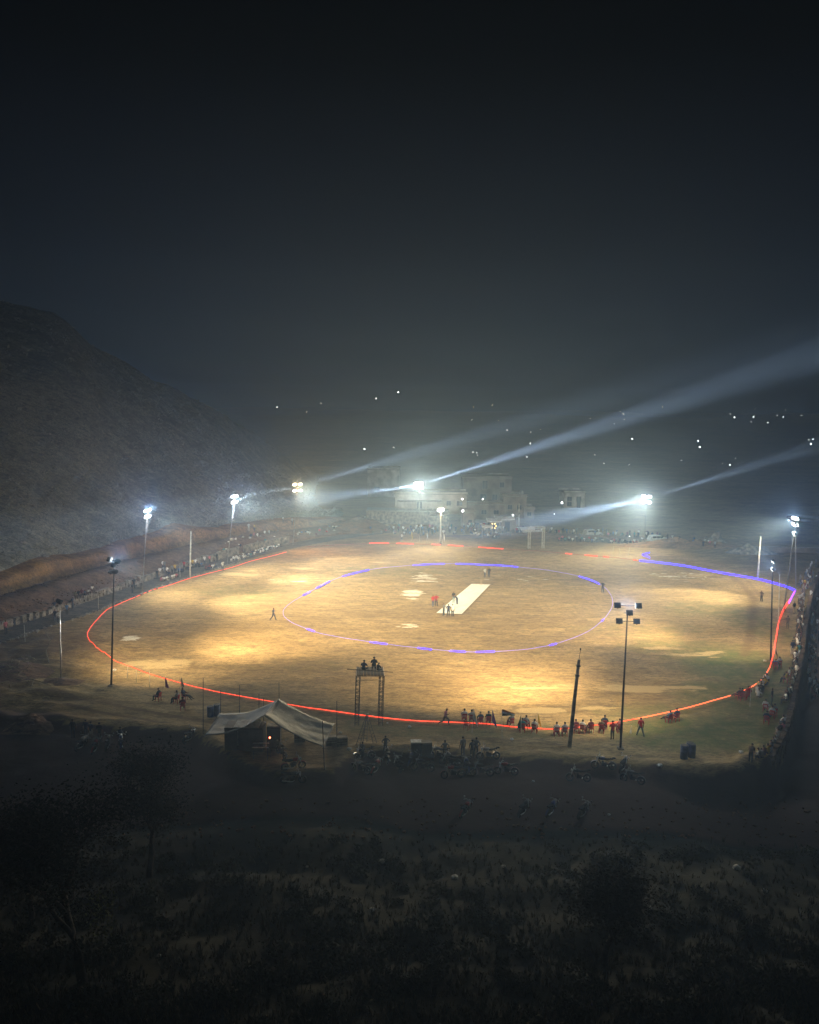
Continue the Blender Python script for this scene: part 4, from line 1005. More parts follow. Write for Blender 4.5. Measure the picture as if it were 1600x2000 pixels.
for z_, y_ in ((.95, .2), (.72, -.1)): MB().box((0, y_, z_+.3), (1.3, .10, .05)).build('rail', M['white_paint'], bn)
for k in (-.55, .55): MB().tube([(k, -.1, 0), (k, .05, 1.0), (k, .2, 1.25)], .03, 5).build('leg', M['dark'], bn)
def barrel(px, py, label, m=None, h=.95, r=.3):
    p = g3(px, py); o = empty('drum', p, 0, label, 'drum', 'blue drums')
    MB().lathe([(r*.94, 0), (r, .03), (r, .30), (r*1.04, .32), (r, .34), (r, .62), (r*1.04, .64), (r, .66), (r, h-.03), (r*.94, h)], 14).build('body', m or M['plastic_b'], o, True)
    MB().lathe([(r*.9, h), (r*.9, h+.01), (.05, h+.012)], 14).build('lid', M['booth'], o)
barrel(411, 1399, 'pale edged blue drum, left of the pair behind the tent'); barrel(424, 1397, 'blue drum, right of the pair behind the tent', h=1.05)
M['drum_dark'] = mat('faded_blue_drum', (.04, .065, .14), .5)
barrel(1336, 1482, 'dark blue drum, left of the near right group', M['drum_dark'], 1.15, .32); barrel(1347, 1478, 'dark blue drum, right and rear of the near right group', M['drum_dark'], 1.2, .3); barrel(1352, 1480, 'dark blue drum half hidden at the right of the group', M['drum_dark'], 1.15, .26)
for (px, py, w, h, lid, lb) in ((813, 1474, .85, 1.05, True, 'dark box with a white sheet on its top at the near edge'), (833, 1475, .85, 1.15, False, 'dark loudspeaker cabinet beside the white topped box')):
    p = g3(px, py); o = empty('equipment_box', p, .1, lb, 'box'); MB().box((0, 0, h/2), (w, .6, h)).build('carcass', M['booth'], o)
    MB().box((0, -.31, h*.5), (w*.8, .02, h*.8)).build('front_panel', M['dark'], o)
    if lid: MB().box((0, 0, h+.06), (w*1.08, .68, .12)).build('lid', M['white_paint'], o)
    else: MB().lathe([(.25, 0), (.2, .03), (.08, .01)], 12, (0, -.33, h*.6), axis='Y').build('cone', M['dark'], o)

# camera tower
pb = [G(689, 1414), G(738, 1418), G(750, 1402), G(702, 1399)]
cx = sum((p for p in pb), Vector())/4; ht = 4.55; hw = 1.05
to = empty('camera_tower', Vector((cx.x, cx.y, 0)), R(4), 'scaffold tower of four lattice legs with two people on its platform', 'tower')
for sx_, sy in ((-1, -1), (1, -1), (1, 1), (-1, 1)):
    mb = MB(); c0 = Vector((sx_*hw, sy*hw, 0)); d_ = .17
    lean = Vector((.12, 0, 0))
    for ax, ay in ((-1, -1), (1, -1), (1, 1), (-1, 1)): mb.tube([c0+Vector((ax*d_, ay*d_, 0)), c0+lean+Vector((ax*d_, ay*d_, ht))], .028, 5)
    for k in range(13):
        z_ = .2+k*.35; l_ = lean*(z_/ht); pp = [c0+l_+Vector((ax*d_, ay*d_, z_)) for ax, ay in ((-1, -1), (1, -1), (1, 1), (-1, 1))]
        for a in range(4): mb.tube([pp[a], pp[(a+1) % 4]], .016, 4)
        if k < 12: mb.tube([pp[k % 4], pp[(k+1) % 4]+Vector((0, 0, .35))], .014, 4)
    mb.build('lattice_leg', M['dark'], to)
for z_ in (ht-.35, ht):
    for a, b_ in (((-1, -1), (1, -1)), ((1, -1), (1, 1)), ((1, 1), (-1, 1)), ((-1, 1), (-1, -1))):
        MB().tube([(a[0]*1.22+.12, a[1]*1.22, z_), (b_[0]*1.22+.12, b_[1]*1.22, z_)], .035, 5).build('ledger', M['galv'], to)
for k in range(8): MB().box((-1.05+k*.3+.12, 0, ht+.07), (.27, 2.4, .05)).build('plank', M['dark'], to)
MB().tube([AT(676, 1306, cx.y-1.2)-to.location, AT(766, 1314, cx.y-1.2)-to.location], .03, 5).build('long_bar', M['dark'], to)
tb = to.location+Vector((.12, 0, ht+.1))
person('lotus', tb+Vector((-.55, .1, 0)), R(170), NAVY, (.02, .02, .03), 'smaller person sitting on the left of the camera tower platform', tw, True)
person('chair', tb+Vector((.35, .1, -.0)), R(185), BLACK, (.02, .02, .03), 'larger dark person sitting up on the right of the tower platform', tw, True)
person('lotus', tb+Vector((.75, .0, 0)), R(140), BLACK, (.02, .02, .03), 'low dark figure at the right edge of the tower platform', tw, True, .8)
st = empty('stool', tb+Vector((.35, .05, 0)), 0, 'low dark stool under the larger person on the tower', 'stool')
MB().box((0, 0, .42), (.4, .4, .04)).build('seat', M['dark'], st)
for a in (-1, 1):
    for b_ in (-1, 1): MB().tube([(a*.17, b_*.17, 0), (a*.15, b_*.15, .42)], .018, 4).build('leg', M['dark'], st)
# ladder tripod
ap = AT(717, 1396, 70); tr = empty('ladder_tripod', Vector((ap.x, ap.y, 0)), 0, 'three legged frame of lashed ladders right of the tent', 'tripod')
for fx, fy in ((699, 1457), (713, 1449), (733, 1453)):
    f = g3(fx, fy)-tr.location; top = Vector((0, 0, ap.z)); mb = MB(); s_ = (f-top).cross(Vector((0, 1, 0))).normalized()*.16
    mb.tube([f-s_, top-s_*.4], .028, 5); mb.tube([f+s_, top+s_*.4], .028, 5)
    for k in range(1, 9): c = f.lerp(top, k/9); g = s_*(1-.6*k/9); mb.tube([c-g, c+g], .016, 4)
    mb.build('ladder_leg', M['dark'], tr)
MB().tube([(-.15, 0, ap.z), (.15, 0, ap.z+.08)], .06, 6).build('lashing', M['white_paint'], tr)
# low metal table and boxes under the right of the tent
for (px, py, lb) in ((647, 1455, 'grey crate under the right corner of the tent'), (668, 1456, 'pale slatted crate between the tent and the tripod'), (585, 1448, 'dark crate under the right slope of the tent')):
    p = g3(px, py); o = empty('crate', p, .2, lb, 'crate')
    for k in range(4): MB().box((0, -.3, .1+k*.2), (.9, .04, .13)).build('slat', M['concrete'], o)
    MB().box((0, 0, .4), (.86, .55, .76)).build('bin', M['booth'], o)

# ---------------------------------------------------------------- motorbikes
M['chrome'] = mat('chrome', (.75, .75, .75), .28, 1.0, vary=.05)
M['tank'] = mat('painted_tank', (.9, .9, .9), .3, .2, objcol=True, vary=.1, spec=.8)
M['rubber'] = mat('rubber', (.015, .015, .015), .8)
def ring_(R_, r_, y=0, n=18, m=5):
    mb = MB(); return mb.tube([(R_*math.cos(a*2*math.pi/n), y, R_*math.sin(a*2*math.pi/n)) for a in range(n)], r_, m, closed=True)
BK = {}
BK['tyre'] = ring_(.27, .055).mesh('tyre', M['rubber'], True)
mb = ring_(.21, .018)
for k in range(6): a = k*math.pi/3; mb.tube([(0, 0, 0), (.21*math.cos(a), 0, .21*math.sin(a))], .012, 4)
mb.lathe([(.05, -.06), (.05, .06)], 8, axis='Y'); BK['rim'] = mb.mesh('rim', M['dark'], True)
mb = MB(); mb.tube([(-.62, 0, .33), (-.2, 0, .45), (.25, 0, .42), (.45, 0, .85)], .035, 5).tube([(-.3, 0, .72), (.42, 0, .80)], .035, 5).tube([(-.62, .09, .33), (-.5, .1, .75)], .022, 5).tube([(-.62, -.09, .33), (-.5, -.1, .75)], .022, 5); BK['frame'] = mb.mesh('frame', M['dark'], True)
BK['engine'] = MB().box((.02, 0, .42), (.36, .24, .28)).lathe([(.1, -.16), (.1, .16)], 8, (-.1, 0, .38), axis='Y').box((.12, 0, .60), (.18, .16, .14)).mesh('engine', M['dark'])
mb = MB(); mb.lathe([(.02, -.27), (.11, -.22), (.145, -.05), (.14, .12), (.07, .25), (.02, .27)], 10, (.18, 0, .86), axis='X'); BK['fuel_tank'] = mb.mesh('fuel_tank', M['tank'], True)
mb = MB()
for x0, z0_, w_ in ((-.10, .84, .22), (-.32, .84, .27), (-.55, .88, .25), (-.74, .95, .17)): mb.box((x0, 0, z0_), (.25, w_, .08), tilt=0)
BK['seat'] = mb.mesh('seat', M['rubber'])
mb = MB().tube([(.72, .09, .30), (.47, .09, .95)], .025, 5).tube([(.72, -.09, .30), (.47, -.09, .95)], .025, 5); BK['fork'] = mb.mesh('fork', M['chrome'], True)
mb = MB().tube([(.28, .36, 1.02), (.42, .2, 1.06), (.46, 0, 1.0), (.42, -.2, 1.06), (.28, -.36, 1.02)], .018, 5); BK['handlebar'] = mb.mesh('handlebar', M['chrome'], True)
BK['headlight'] = MB().lathe([(.05, -.06), (.1, .02), (.1, .06), (.04, .08)], 10, (.56, 0, .90), axis='X').mesh('headlight', M['chrome'], True)
BK['exhaust'] = MB().tube([(.15, -.14, .36), (.0, -.15, .24), (-.35, -.16, .27), (-.78, -.17, .36)], [.022, .025, .045, .05], 6).mesh('exhaust', M['chrome'], True)
def fender(cx_, R_, a0, a1):
    mb = MB(); pts = [(cx_+R_*math.cos(R(a)), .31+R_*math.sin(R(a))) for a in range(a0, a1+1, 20)]
    for (x, z) in pts: mb.v += [(x, -.07, z), (x, .07, z)]
    for i in range(len(pts)-1): mb.f.append((2*i, 2*i+1, 2*i+3, 2*i+2)); mb.m.append(0)
    return mb.mesh('mudguard', M['tank'], True)
BK_F = fender(.72, .35, 20, 140); BK_R = fender(-.62, .36, 40, 180)
BK['mirror'] = MB().tube([(.36, .3, 1.04), (.34, .34, 1.2)], .01, 4).lathe([(.06, -.01), (.06, .01)], 8, (.34, .36, 1.24), axis='X').mesh('mirror', M['chrome'])
def bike(px, py, rz, col, label, fall=9):
    p = g3(px, py); o = empty('motorbike', p, 0, label, 'motorbike', 'motorbikes parked below the ground')
    o.rotation_euler = (R(fall), 0, rz)
    for k in ('frame', 'engine', 'fuel_tank', 'seat', 'fork', 'handlebar', 'headlight', 'exhaust'):
        c = link(k, BK[k], o)
        if k == 'fuel_tank': c.color = (*col, 1)
    for me in (BK_F, BK_R): c = link('mudguard', me, o); c.color = (*col, 1)
    for s_ in (1, -1):
        m_ = link('mirror', BK['mirror'], o); m_.scale = (1, s_, 1)
    for x in (.72, -.62):
        w_ = empty('wheel', (x, 0, .31)); w_.parent = o; link('tyre', BK['tyre'], w_); link('rim', BK['rim'], w_)
BC = [(.02, .02, .02), (.35, .02, .02), (.03, .05, .2), (.3, .3, .3), (.02, .02, .02)]
BP = [(369, 1447, 70, 'alone left of the tarpaulin tent, bright chrome'), (549, 1478, 120, 'nearest the booth beside the tent'), (572, 1503, 20, 'right of the booth, upper of two'), (572, 1530, 5, 'below the booth, lower of two'),
      (712, 1484, 200, 'leftmost of the upper row right of the tripod'), (754, 1486, 100, 'under the left standing silhouette'), (704, 1510, 150, 'lower left of the middle cluster'), (733, 1508, 70, 'lower middle, between the two left silhouettes'),
      (776, 1504, 110, 'below the white topped box, left'), (800, 1494, 80, 'directly below the white topped box'), (826, 1507, 170, 'with a bright pale seat below the loudspeaker cabinet'), (858, 1483, 170, 'behind the row, just right of the loudspeaker cabinet'),
      (886, 1520, 190, 'low in the middle cluster right of centre'), (880, 1497, 160, 'upper of two below the seated silhouette'), (909, 1506, 100, 'with tall glinting handlebar below two silhouettes'), (942, 1516, 175, 'second from the right of the middle cluster'),
      (955, 1484, 185, 'against the terrace edge right of the silhouettes'), (990, 1514, 172, 'rightmost of the middle cluster'), (1131, 1527, 175, 'alone in the dark below the red chairs'), (1180, 1503, 170, 'against the edge below the near mast, left'),
      (1215, 1504, 60, 'against the edge below the near mast, right'), (1236, 1530, 155, 'in the dark right of the near mast foot'),
      (907, 1592, 62, 'leftmost of the four in the lowest row'), (1021, 1590, 58, 'second of the four in the lowest row'), (1075, 1590, 58, 'third of the four in the lowest row'), (1137, 1594, 55, 'rightmost of the four in the lowest row'),
      (158, 1462, 80, 'leftmost of the dim lower left cluster'), (184, 1468, 95, 'second of the dim lower left cluster'), (208, 1462, 100, 'third of the dim lower left cluster'), (234, 1460, 110, 'rightmost of the dim lower left cluster')]
for i, (px, py, a, lb) in enumerate(BP): bike(px, py, R(a), BC[(i*3) % 5], 'motorbike '+lb, 9)

# ---------------------------------------------------------------- buildings at the far end
M['plaster'] = mat('pale_plaster', (.55, .52, .46), .9, vary=.2, scale=.6, bump=.2)
M['plaster_b'] = mat('brown_plaster', (.26, .22, .19), .9, vary=.25, scale=.5, bump=.3)
M['stonew'] = mat('pale_stone_wall', (.26, .235, .20), .95, vary=.35, scale=1.5, bump=.8, bscale=3)
M['opening'] = mat('dark_window', (.02, .022, .028), .3)
M['slab'] = mat('roof_slab', (.30, .29, .27), .9)
def house(x0, x1, ytop, D, label, base=None, depth=8, wins=(), m='plaster', slab=True, zb=0.0, rz=0, tank=None, doors=()):
    a, b_ = AT(x0, ytop, D), AT(x1, ytop, D); w = b_.x-a.x; zt = (a.z+b_.z)/2; h = zt-zb; cx_ = (a.x+b_.x)/2
    o = empty('house', (cx_, D+depth/2, zb), rz, label, 'house')
    MB().box((0, 0, h/2-.5), (w, depth, h+1-.0)).build('wall', M[m], o)
    if slab:
        MB().box((0, 0, h+.10), (w+.7, depth+.7, .18)).build('roof', M['slab'], o)
        for s_ in (-1, 1): MB().box((0, s_*(depth/2+.2), h+.4), (w+.5, .15, .5)).build('parapet', M[m], o)
    for (wx, wz, ww, wh) in wins:      # fractions of the facade
        X_ = (wx-.5)*w; f = MB().box((X_, -depth/2-.03, wz*h), (ww+.24, .10, wh+.24)).build('window', M['slab'], o)
        MB().box((X_, -depth/2-.085, wz*h), (ww, .05, wh)).build('pane', M['opening'], f); MB().box((X_, -depth/2-.12, wz*h), (.06, .03, wh)).build('mullion', M['slab'], f)
    for (wx, ww, wh) in doors:
        MB().box(((wx-.5)*w, -depth/2-.05, wh/2), (ww, .12, wh)).build('door', M['opening'], o)
    if tank: MB().lathe([(.5, 0), (.55, .1), (.55, .9), (.3, 1.05), (.12, 1.1)], 12, (tank*w/2, 0, h+.2)).build('water_tank', mat('tank_plastic', (.3, .3, .29), .6), o, True)
    return o, w, h
house(718, 780, 918, 262, 'upper pale house with a dark open bay, behind the brightest mast', wins=((.30, .30, 1.6, 1.2),), doors=(), depth=9)
o, w, h = house(772, 912, 966, 206, 'long low veranda house with a pale roof band behind the stone terrace', zb=3.0, depth=8, m='plaster', wins=((.9, .45, 1.2, 1.0), (.75, .45, 1.0, 1.0)), doors=((.34, 1.2, 2.2),))
MB().box((-w*.16, -5.2, h*.62), (w*.62, 2.6, .22)).build('veranda_roof', M['slab'], o)
for k in range(7): MB().box((-w*.44+k*w*.093, -6.3, h*.31), (.28, .28, h*.6)).build('column', M['plaster'], o)
house(905, 1000, 934, 238, 'large two storey brown house with dark window openings', m='plaster_b', wins=((.45, .78, 1.4, 2.2), (.42, .35, 1.6, 1.8), (.66, .35, 1.4, 1.6), (.8, .78, 1.2, 1.4)), doors=((.2, 1.2, 2.2),), depth=10)
house(983, 1029, 970, 216, 'small brown house with a round water tank on its flat roof', m='plaster_b', wins=((.3, .5, 1.1, 1.1), (.7, .5, 1.1, 1.1)), tank=.7, depth=7)
house(905, 986, 986, 212, 'low long building in front of the large brown house', m='plaster_b', wins=((.2, .5, 1.2, 1), (.5, .5, 1.2, 1), (.8, .5, 1.2, 1)), depth=6)
house(1024, 1044, 994, 214, 'lowest brown annexe right of the tank house', m='plaster_b', wins=((.5, .5, 1, .9),), depth=6)
house(902, 926, 1001, 198, 'tiny brown hut with a lamp at its roof corner', m='plaster_b', wins=(), doors=((.7, .9, 1.7),), depth=4)
house(1103, 1143, 963, 240, 'lone pale house standing right of the village cluster', wins=((.25, .6, 1.2, 1.2), (.7, .6, 1.2, 1.2), (.25, .25, 1.2, 1.2)), doors=((.7, 1.1, 2.1),), depth=8)
house(1482, 1522, 1014, 232, 'dim low pale house at the far right', wins=((.4, .5, 1.2, 1),), m='plaster_b', depth=7)
house(640, 672, 968, 300, 'dim small house in the haze left of the village', m='plaster_b', wins=((.5, .5, 1.2, 1),), depth=7)
house(1560, 1625, 1018, 215, 'shed with a pale roof edge at the far right picture edge', m='plaster_b', wins=((.3, .5, 1.2, 1),), depth=6)
# stone terrace with mound at its left end
a, b_ = AT(716, 999, 201), AT(876, 1002, 201)
ter = empty('stone_terrace', ((a.x+b_.x)/2, 201, 0), R(-1), 'long pale stone retaining terrace below the veranda house', 'wall'); wT = b_.x-a.x
MB().box((0, 3, 1.45), (wT, 6, 3.3)).build('body', M['stonew'], ter); MB().box((0, 2.9, 3.2), (wT+.3, 6.3, .2)).build('coping', M['slab'], ter)
MB().box((wT/2-2.2, -1.5, 1.2), (4.5, 2.6, 2.6)).build('buttress', M['stonew'], ter)
def mound(name, px, py, rx, ry, h, m, label=None, cat=None, kind=None, rough=.5, D=None, seed=0, n=22):
    p = g3(px, py); mb = MB()
    for i in range(n+1):
        for j in range(n+1):
            u, v_ = i/n*2-1, j/n*2-1; r_ = math.hypot(u, v_)
            z = h*max(0, 1-r_**1.4)*(1+rough*fbm(u*2.2+seed, v_*2.2, seed)+.35*nz(u*9, v_*9, seed))-.25*max(0, r_-.85)
            mb.v.append((u*rx, v_*ry, z-.12))
    for i in range(n):
        for j in range(n): k = i*(n+1)+j; mb.f.append((k, k+n+1, k+n+2, k+1)); mb.m.append(0)
    o = mb.build(name, M[m], None, True, loc=p)
    return tag(o, label, cat, kind=kind)
mound('earth_mound', 700, 1036, 9, 6, 3.2, 'earth', 'brown rubble mound at the left end of the stone terrace', 'mound', seed=1)
mound('earth_mound', 61, 1418, 2.2, 1.5, 1.1, 'earth', 'small dark conical soil heap at the lower left edge', 'mound', seed=2, rough=.2)
mound('earth_mound', 110, 1332, 2.4, 1.5, .45, 'earth', 'low soil heap at the foot of the banner mast', 'mound', seed=3)
mound('earth_mound', 20, 1310, 4.5, 3.2, .7, 'earth', 'rough soil heap under the dry branches at the far left', 'mound', seed=4)
mound('earth_mound', 1330, 1068, 14, 2.6, 1.7, 'ochre', 'long low gravel bank behind the blue rope mast', 'mound', seed=5, n=34)
mound('earth_mound', 1395, 1066, 3.5, 2.4, 2.6, 'stonew', 'pale rock heap at the right end of the gravel bank', 'mound', seed=6)
mound('earth_mound', 1468, 1080, 5.5, 2.6, 1.7, 'stonew', 'broken stone heap left of the thick white post', 'mound', seed=7)
mound('earth_mound', 1070, 1050, 26, 3.0, 1.0, 'earth', 'long low earth bank under the far crowd', 'mound', seed=8, n=34)
a, b_ = G(1490, 1078), G(1680, 1082)
fw_ = empty('field_wall', a, math.atan2(b_.y-a.y, b_.x-a.x), 'long low wall behind the right hand masts', 'wall'); MB().box(((b_-a).length/2, 0, .4), ((b_-a).length, .4, 1.3)).build('body', M['plaster_b'], fw_); MB().box(((b_-a).length/2, 0, 1.1), ((b_-a).length, .55, .12)).build('coping', M['slab'], fw_)

# stone wall on the left: rubble stones set in an uneven line, in lengths with gaps
def stone_wall(i0, i1, h, label, off=0.0, th=.45, seed=0):
    seg = WLf[i0:i1]; nr = WN[i0:i1]; mb = MB(); rs = random.Random(seed)
    for p, n in zip(seg, nr):
        for k in range(int(h/.27)+1):
            if k*.27 > h+rs.uniform(-.25, .15): continue
            for s_ in (0, .5):
                c = p+n*(off+rs.uniform(-.05, .05)+th*.2)+Vector((0, 0, .08+k*.27)); t_ = Vector((n.y, -n.x, 0))*(s_*.6)
                mb.box(c+t_, (.34*rs.uniform(.75, 1.2), th*rs.uniform(.8, 1.15), .27*rs.uniform(.8, 1.1)), math.atan2(-n.x, n.y)+rs.uniform(-.2, .2), tilt=rs.uniform(-.1, .1))
    o = mb.build('stone_wall', M['stonew'], None); return tag(o, label, 'wall')
NW = len(WLf)
def widx(px): 
    return min(range(NW), key=lambda i: abs(PX(WLf[i])[0]-px))
for j, (a_, b_, h_, lb) in enumerate(((-300, 92, 1.0, 'rough low stone wall at the left picture edge'), (92, 240, .9, 'rough stone wall behind the people by the banner mast'), (240, 372, 1.1, 'stone wall between the slim lit mast and the white post'), (380, 470, 1.4, 'stone wall between the white post and the leaning mast'), (480, 566, 1.6, 'pale stone wall behind the dense seated row'))):
    stone_wall(widx(a_), widx(b_), h_, lb, seed=j)
# kerb of loose stones on the field side of the path
mb = MB(); rs = random.Random(5)
for p, n in zip(WLf[widx(-200):widx(440)], WN[widx(-200):]):
    for k in range(2): c = p+n*(-4.5+rs.uniform(-.25, .25))+Vector((rs.uniform(-.2, .2), rs.uniform(-.2, .2), .08)); mb.box(c, (rs.uniform(.15, .4), rs.uniform(.15, .35), rs.uniform(.1, .28)), rs.uniform(0, 3), tilt=rs.uniform(-.3, .3))
kb = mb.build('kerb_stones', M['stonew']); kb['kind'] = 'stuff'
# terrace edge on the right: low kerb wall on which people sit
ep = [Vector((*p, 0)) for p in EP[13:20]]; ep = polyline(smooth_line(ep, 2), .8)
mb = MB(); rs = random.Random(6)
for i in range(len(ep)-1):
    a, b_ = ep[i], ep[i+1]; c = (a+b_)/2; ang = math.atan2(b_.y-a.y, b_.x-a.x); n = Vector((-(b_-a).y, (b_-a).x, 0)).normalized()
    for row in range(7): mb.box(c-n*(.25+rs.uniform(-.05, .05))*1+Vector((0, 0, .12-row*.42)), (.82, .45*rs.uniform(.85, 1.1), .40*rs.uniform(.9, 1.05)), ang, tilt=rs.uniform(-.04, .04))
tag(mb.build('terrace_wall', M['earth']), 'curved stone retaining wall under the seated crowd along the right edge', 'wall')

# ---------------------------------------------------------------- awnings, lit stall, truss frame, vehicles
M['canvas'] = mat('white_canvas', (.72, .72, .70), .8)
M['warm_glow'] = mat('warm_stall_lamp', (.9, .7, .3), .5, 0, (1, .72, .32), 6)
M['cool_glow'] = mat('tube_light', (.9, .9, .9), .5, 0, (.9, .97, 1), 9)
def awning(x0, x1, py, D, hgt, label, m='canvas', depth=3):
    a, b_ = AT(x0, py, D), AT(x1, py, D); w = b_.x-a.x; z = a.z
    o = empty('awning', ((a.x+b_.x)/2, D, 0), 0, label, 'awning')
    mb = MB()
    for i in range(9):
        for j in range(5): mb.v.append((-w/2+w*i/8, depth*j/4, z-.12*math.sin(i/8*math.pi)+.25*j/4))
    for i in range(8):
        for j in range(4): k = i*5+j; mb.f.append((k, k+5, k+6, k+1)); mb.m.append(0)
    c = mb.build('canopy', M[m], o); s_ = c.modifiers.new('t', 'SOLIDIFY'); s_.thickness = .25
    for sx_ in (-1, 1):
        for y_ in (.1, depth-.1): MB().tube([(sx_*(w/2-.1), y_, 0), (sx_*(w/2-.1), y_, z)], .05, 5).build('post', M['galv'], o)
    return o, w, z
awning(968, 1006, 1013, 188, 0, 'flat white awning, the widest and highest of the stall roofs')
o, w, z = awning(952, 981, 1017, 184, 0, 'pale awning over the stall with warm lamps')
for k in range(6): a = k/6*2*math.pi; MB().lathe([(.1, -.08), (.14, 0), (.1, .08)], 7, (-.2+.55*math.cos(a), .3, z-1.2+.55*math.sin(a))).build('bulb', M['warm_glow'], o)
awning(942, 963, 1028, 180, 0, 'low bright white table cover in front of the lit stall', depth=1.6)
awning(1018, 1046, 1034, 184, 0, 'crooked pale awning right of the utility pole', depth=2.5)
sh = AT(994, 1030, 192); o = empty('market_shed', (sh.x, 193, 0), 0, 'dark grey shed behind the wide white awning', 'shed'); MB().box((0, 0, 1.6), (3.4, 3, 3.2)).build('wall', M['plaster_b'], o); MB().box((-.4, -1.55, 1.1), (1.1, .1, 2.2)).build('door', M['opening'], o); MB().box((0, 0, 3.3), (3.8, 3.4, .15)).build('roof', M['slab'], o)
o, b, t_ = post((1014, 1040), (1014, 984), .12, M['pole_white'], 'pale utility pole with a cross arm beside the awnings', name='utility_pole')
MB().tube([t_-b+Vector((-1.5, 0, -2.1)), t_-b+Vector((.3, 0, -1.7))], .06, 5).build('crossarm', M['galv'], o); MB().box(t_-b+Vector((.1, 0, -2.2)), (.5, .3, .5)).build('junction_box', M['galv'], o)
# truss frame
a, b_ = g3(1034, 1071), g3(1060, 1071); D = a.y; zt = AT(1036, 1028, D).z
o = empty('truss_frame', ((a.x+b_.x)/2, D, 0), R(8), 'white lattice frame like a gate standing at the far boundary', 'frame'); w = 1.45
def truss(mb, p, q_, s=.22, n=12):
    p, q_ = Vector(p), Vector(q_); d = (q_-p).normalized(); u = d.cross(Vector((0, 1, 0))); u = u.normalized() if u.length > .1 else Vector((1, 0, 0)); v_ = d.cross(u)
    cs = [u*s+v_*s, -u*s+v_*s, -u*s-v_*s, u*s-v_*s]
    for c in cs: mb.tube([p+c, q_+c], .03, 4)
    for k in range(n):
        x, y = p.lerp(q_, k/n), p.lerp(q_, (k+1)/n)
        for i in range(4): mb.tube([x+cs[i], y+cs[(i+1) % 4]], .018, 4)
    return mb
truss(MB(), (-w, 0, 0), (-w, 0, zt)).build('truss_leg', M['pole_white'], o); truss(MB(), (w, 0, 0), (w, 0, zt)).build('truss_leg', M['pole_white'], o)
truss(MB(), (-w, 0, zt-.2), (w, 0, zt-.2)).build('truss_beam', M['pole_white'], o)
# cars
M['car_w'] = mat('white_car_paint', (.55, .56, .57), .3, .1, spec=.6); M['car_g'] = mat('glass_dark', (.03, .035, .04), .1)
def car(px, py, rz, label, suv=True, m='car_w'):
    p = g3(px, py); o = empty('parked_car', p, rz, label, 'car', 'cars parked behind the far crowd')
    prof = [(-2.1, .35), (-2.15, .75), (-2.0, 1.0), (-1.75, 1.62), (-.2, 1.68), (.55, 1.55), (1.15, 1.05), (2.0, .92), (2.15, .6), (2.1, .35)]
    mb = MB(); 
    for s_, k in ((-1, 0), (1, 0)): mb.v += [(x, s_*(.85 if z < 1.1 else .72), z) for x, z in prof]
    n = len(prof); mb.f.append(tuple(range(n))[::-1]); mb.m.append(0); mb.f.append(tuple(range(n, 2*n))); mb.m.append(0)
    for i in range(n): mb.f.append((i, (i+1) % n, n+(i+1) % n, n+i)); mb.m.append(0)
    mb.build('body', M[m], o)
    for s_ in (-1, 1):
        for x0, x1 in ((-1.55, -.75), (-.65, .15), (.22, .72)): MB().box(((x0+x1)/2, s_*.79, 1.32), (x1-x0, .12, .38)).build('side_window', M['car_g'], o)
        MB().box((2.12, s_*.6, .72), (.08, .3, .16)).build('headlight', M['chrome'], o)
    MB().box((.93, 0, 1.3), (.06, 1.3, .45)).build('windscreen', M['car_g'], o)
    for x in (-1.3, 1.35):
        for s_ in (-1, 1): wh = MB().lathe([(.33, -.1), (.33, .1)], 14, (x, s_*.78, .33), axis='Y').build('wheel', M['rubber'], o); MB().lathe([(.19, -.12), (.19, .12)], 10, (x, s_*.8, .33), axis='Y').build('rim', M['chrome'], wh)
car(1158, 1048, R(15), 'white car behind the far crowd, left of the blue rope mast'); car(1285, 1060, R(10), 'white car just right of the blue rope mast'); car(1040, 1044, R(5), 'pale car beside the truss frame')

# ---------------------------------------------------------------- town lights, far away
zf = gz
LBULB = MB().lathe([(.1, -.5), (.42, -.25), (.5, 0), (.42, .25), (.1, .5)], 8).mesh('bulb', mat('distant_bulb', (.9, .9, .9), .5, 0, (1, .98, .95), 24), True)
LPOST = MB().tube([(0, 0, -6), (0, 0, -.3)], .12, 4).mesh('post', M['dark'])
TL = [(778, 766, 1.1), (735, 778, .7), (712, 877, 1.0), (769, 874, .8), (541, 795, .6), (599, 805, .5), (627, 788, .4), (925, 795, .4), (962, 791, .5), (922, 820, .4), (974, 821, .4), (991, 840, .6), (1036, 866, .9), (1037, 844, .6), (1056, 839, .4), (1029, 892, .8), (924, 883, .5), (931, 884, .6), (933, 889, .5), (1153, 817, .5),
      (1218, 808, .9), (1211, 804, .4), (1220, 819, .4), (1200, 828, .4), (1294, 794, .6), (1235, 857, 1.0), (1162, 888, .4), (1180, 905, .4), (1229, 907, .4), (1364, 861, 1.0), (1367, 873, 1.1), (1331, 899, .5), (1426, 908, .9), (1437, 895, .5), (1412, 905, .4), (1435, 815, 1.1), (1427, 808, .5), (1472, 814, .9), (1500, 825, .9), (1475, 799, .5), (1518, 812, .5), (1530, 814, .6), (1534, 800, .4), (1566, 812, .5), (1467, 825, .4), (1584, 867, 1.0), (1588, 858, .7), (1580, 859, .4),
      (1098, 982, 1.4), (1083, 1003, .5), (904, 998, 1.6), (903, 975, 1.0), (943, 975, .8), (1002, 1006, .9), (1230, 1048, .9), (1398, 1066, .9), (1411, 1077, .8), (1360, 1083, .0), (56, 871, .5), (243, 893, .7), (219, 975, .0)]
_zones = ((0, 700, 'in the haze left of the houses'), (700, 900, 'above the brightest mast'), (900, 985, 'above the large brown house'), (985, 1110, 'over the truss frame'), (1110, 1310, 'left of and over the far right mast'), (1310, 1450, 'in the dark right of the far right mast'), (1450, 1600, 'above the stacked right hand lamps'))
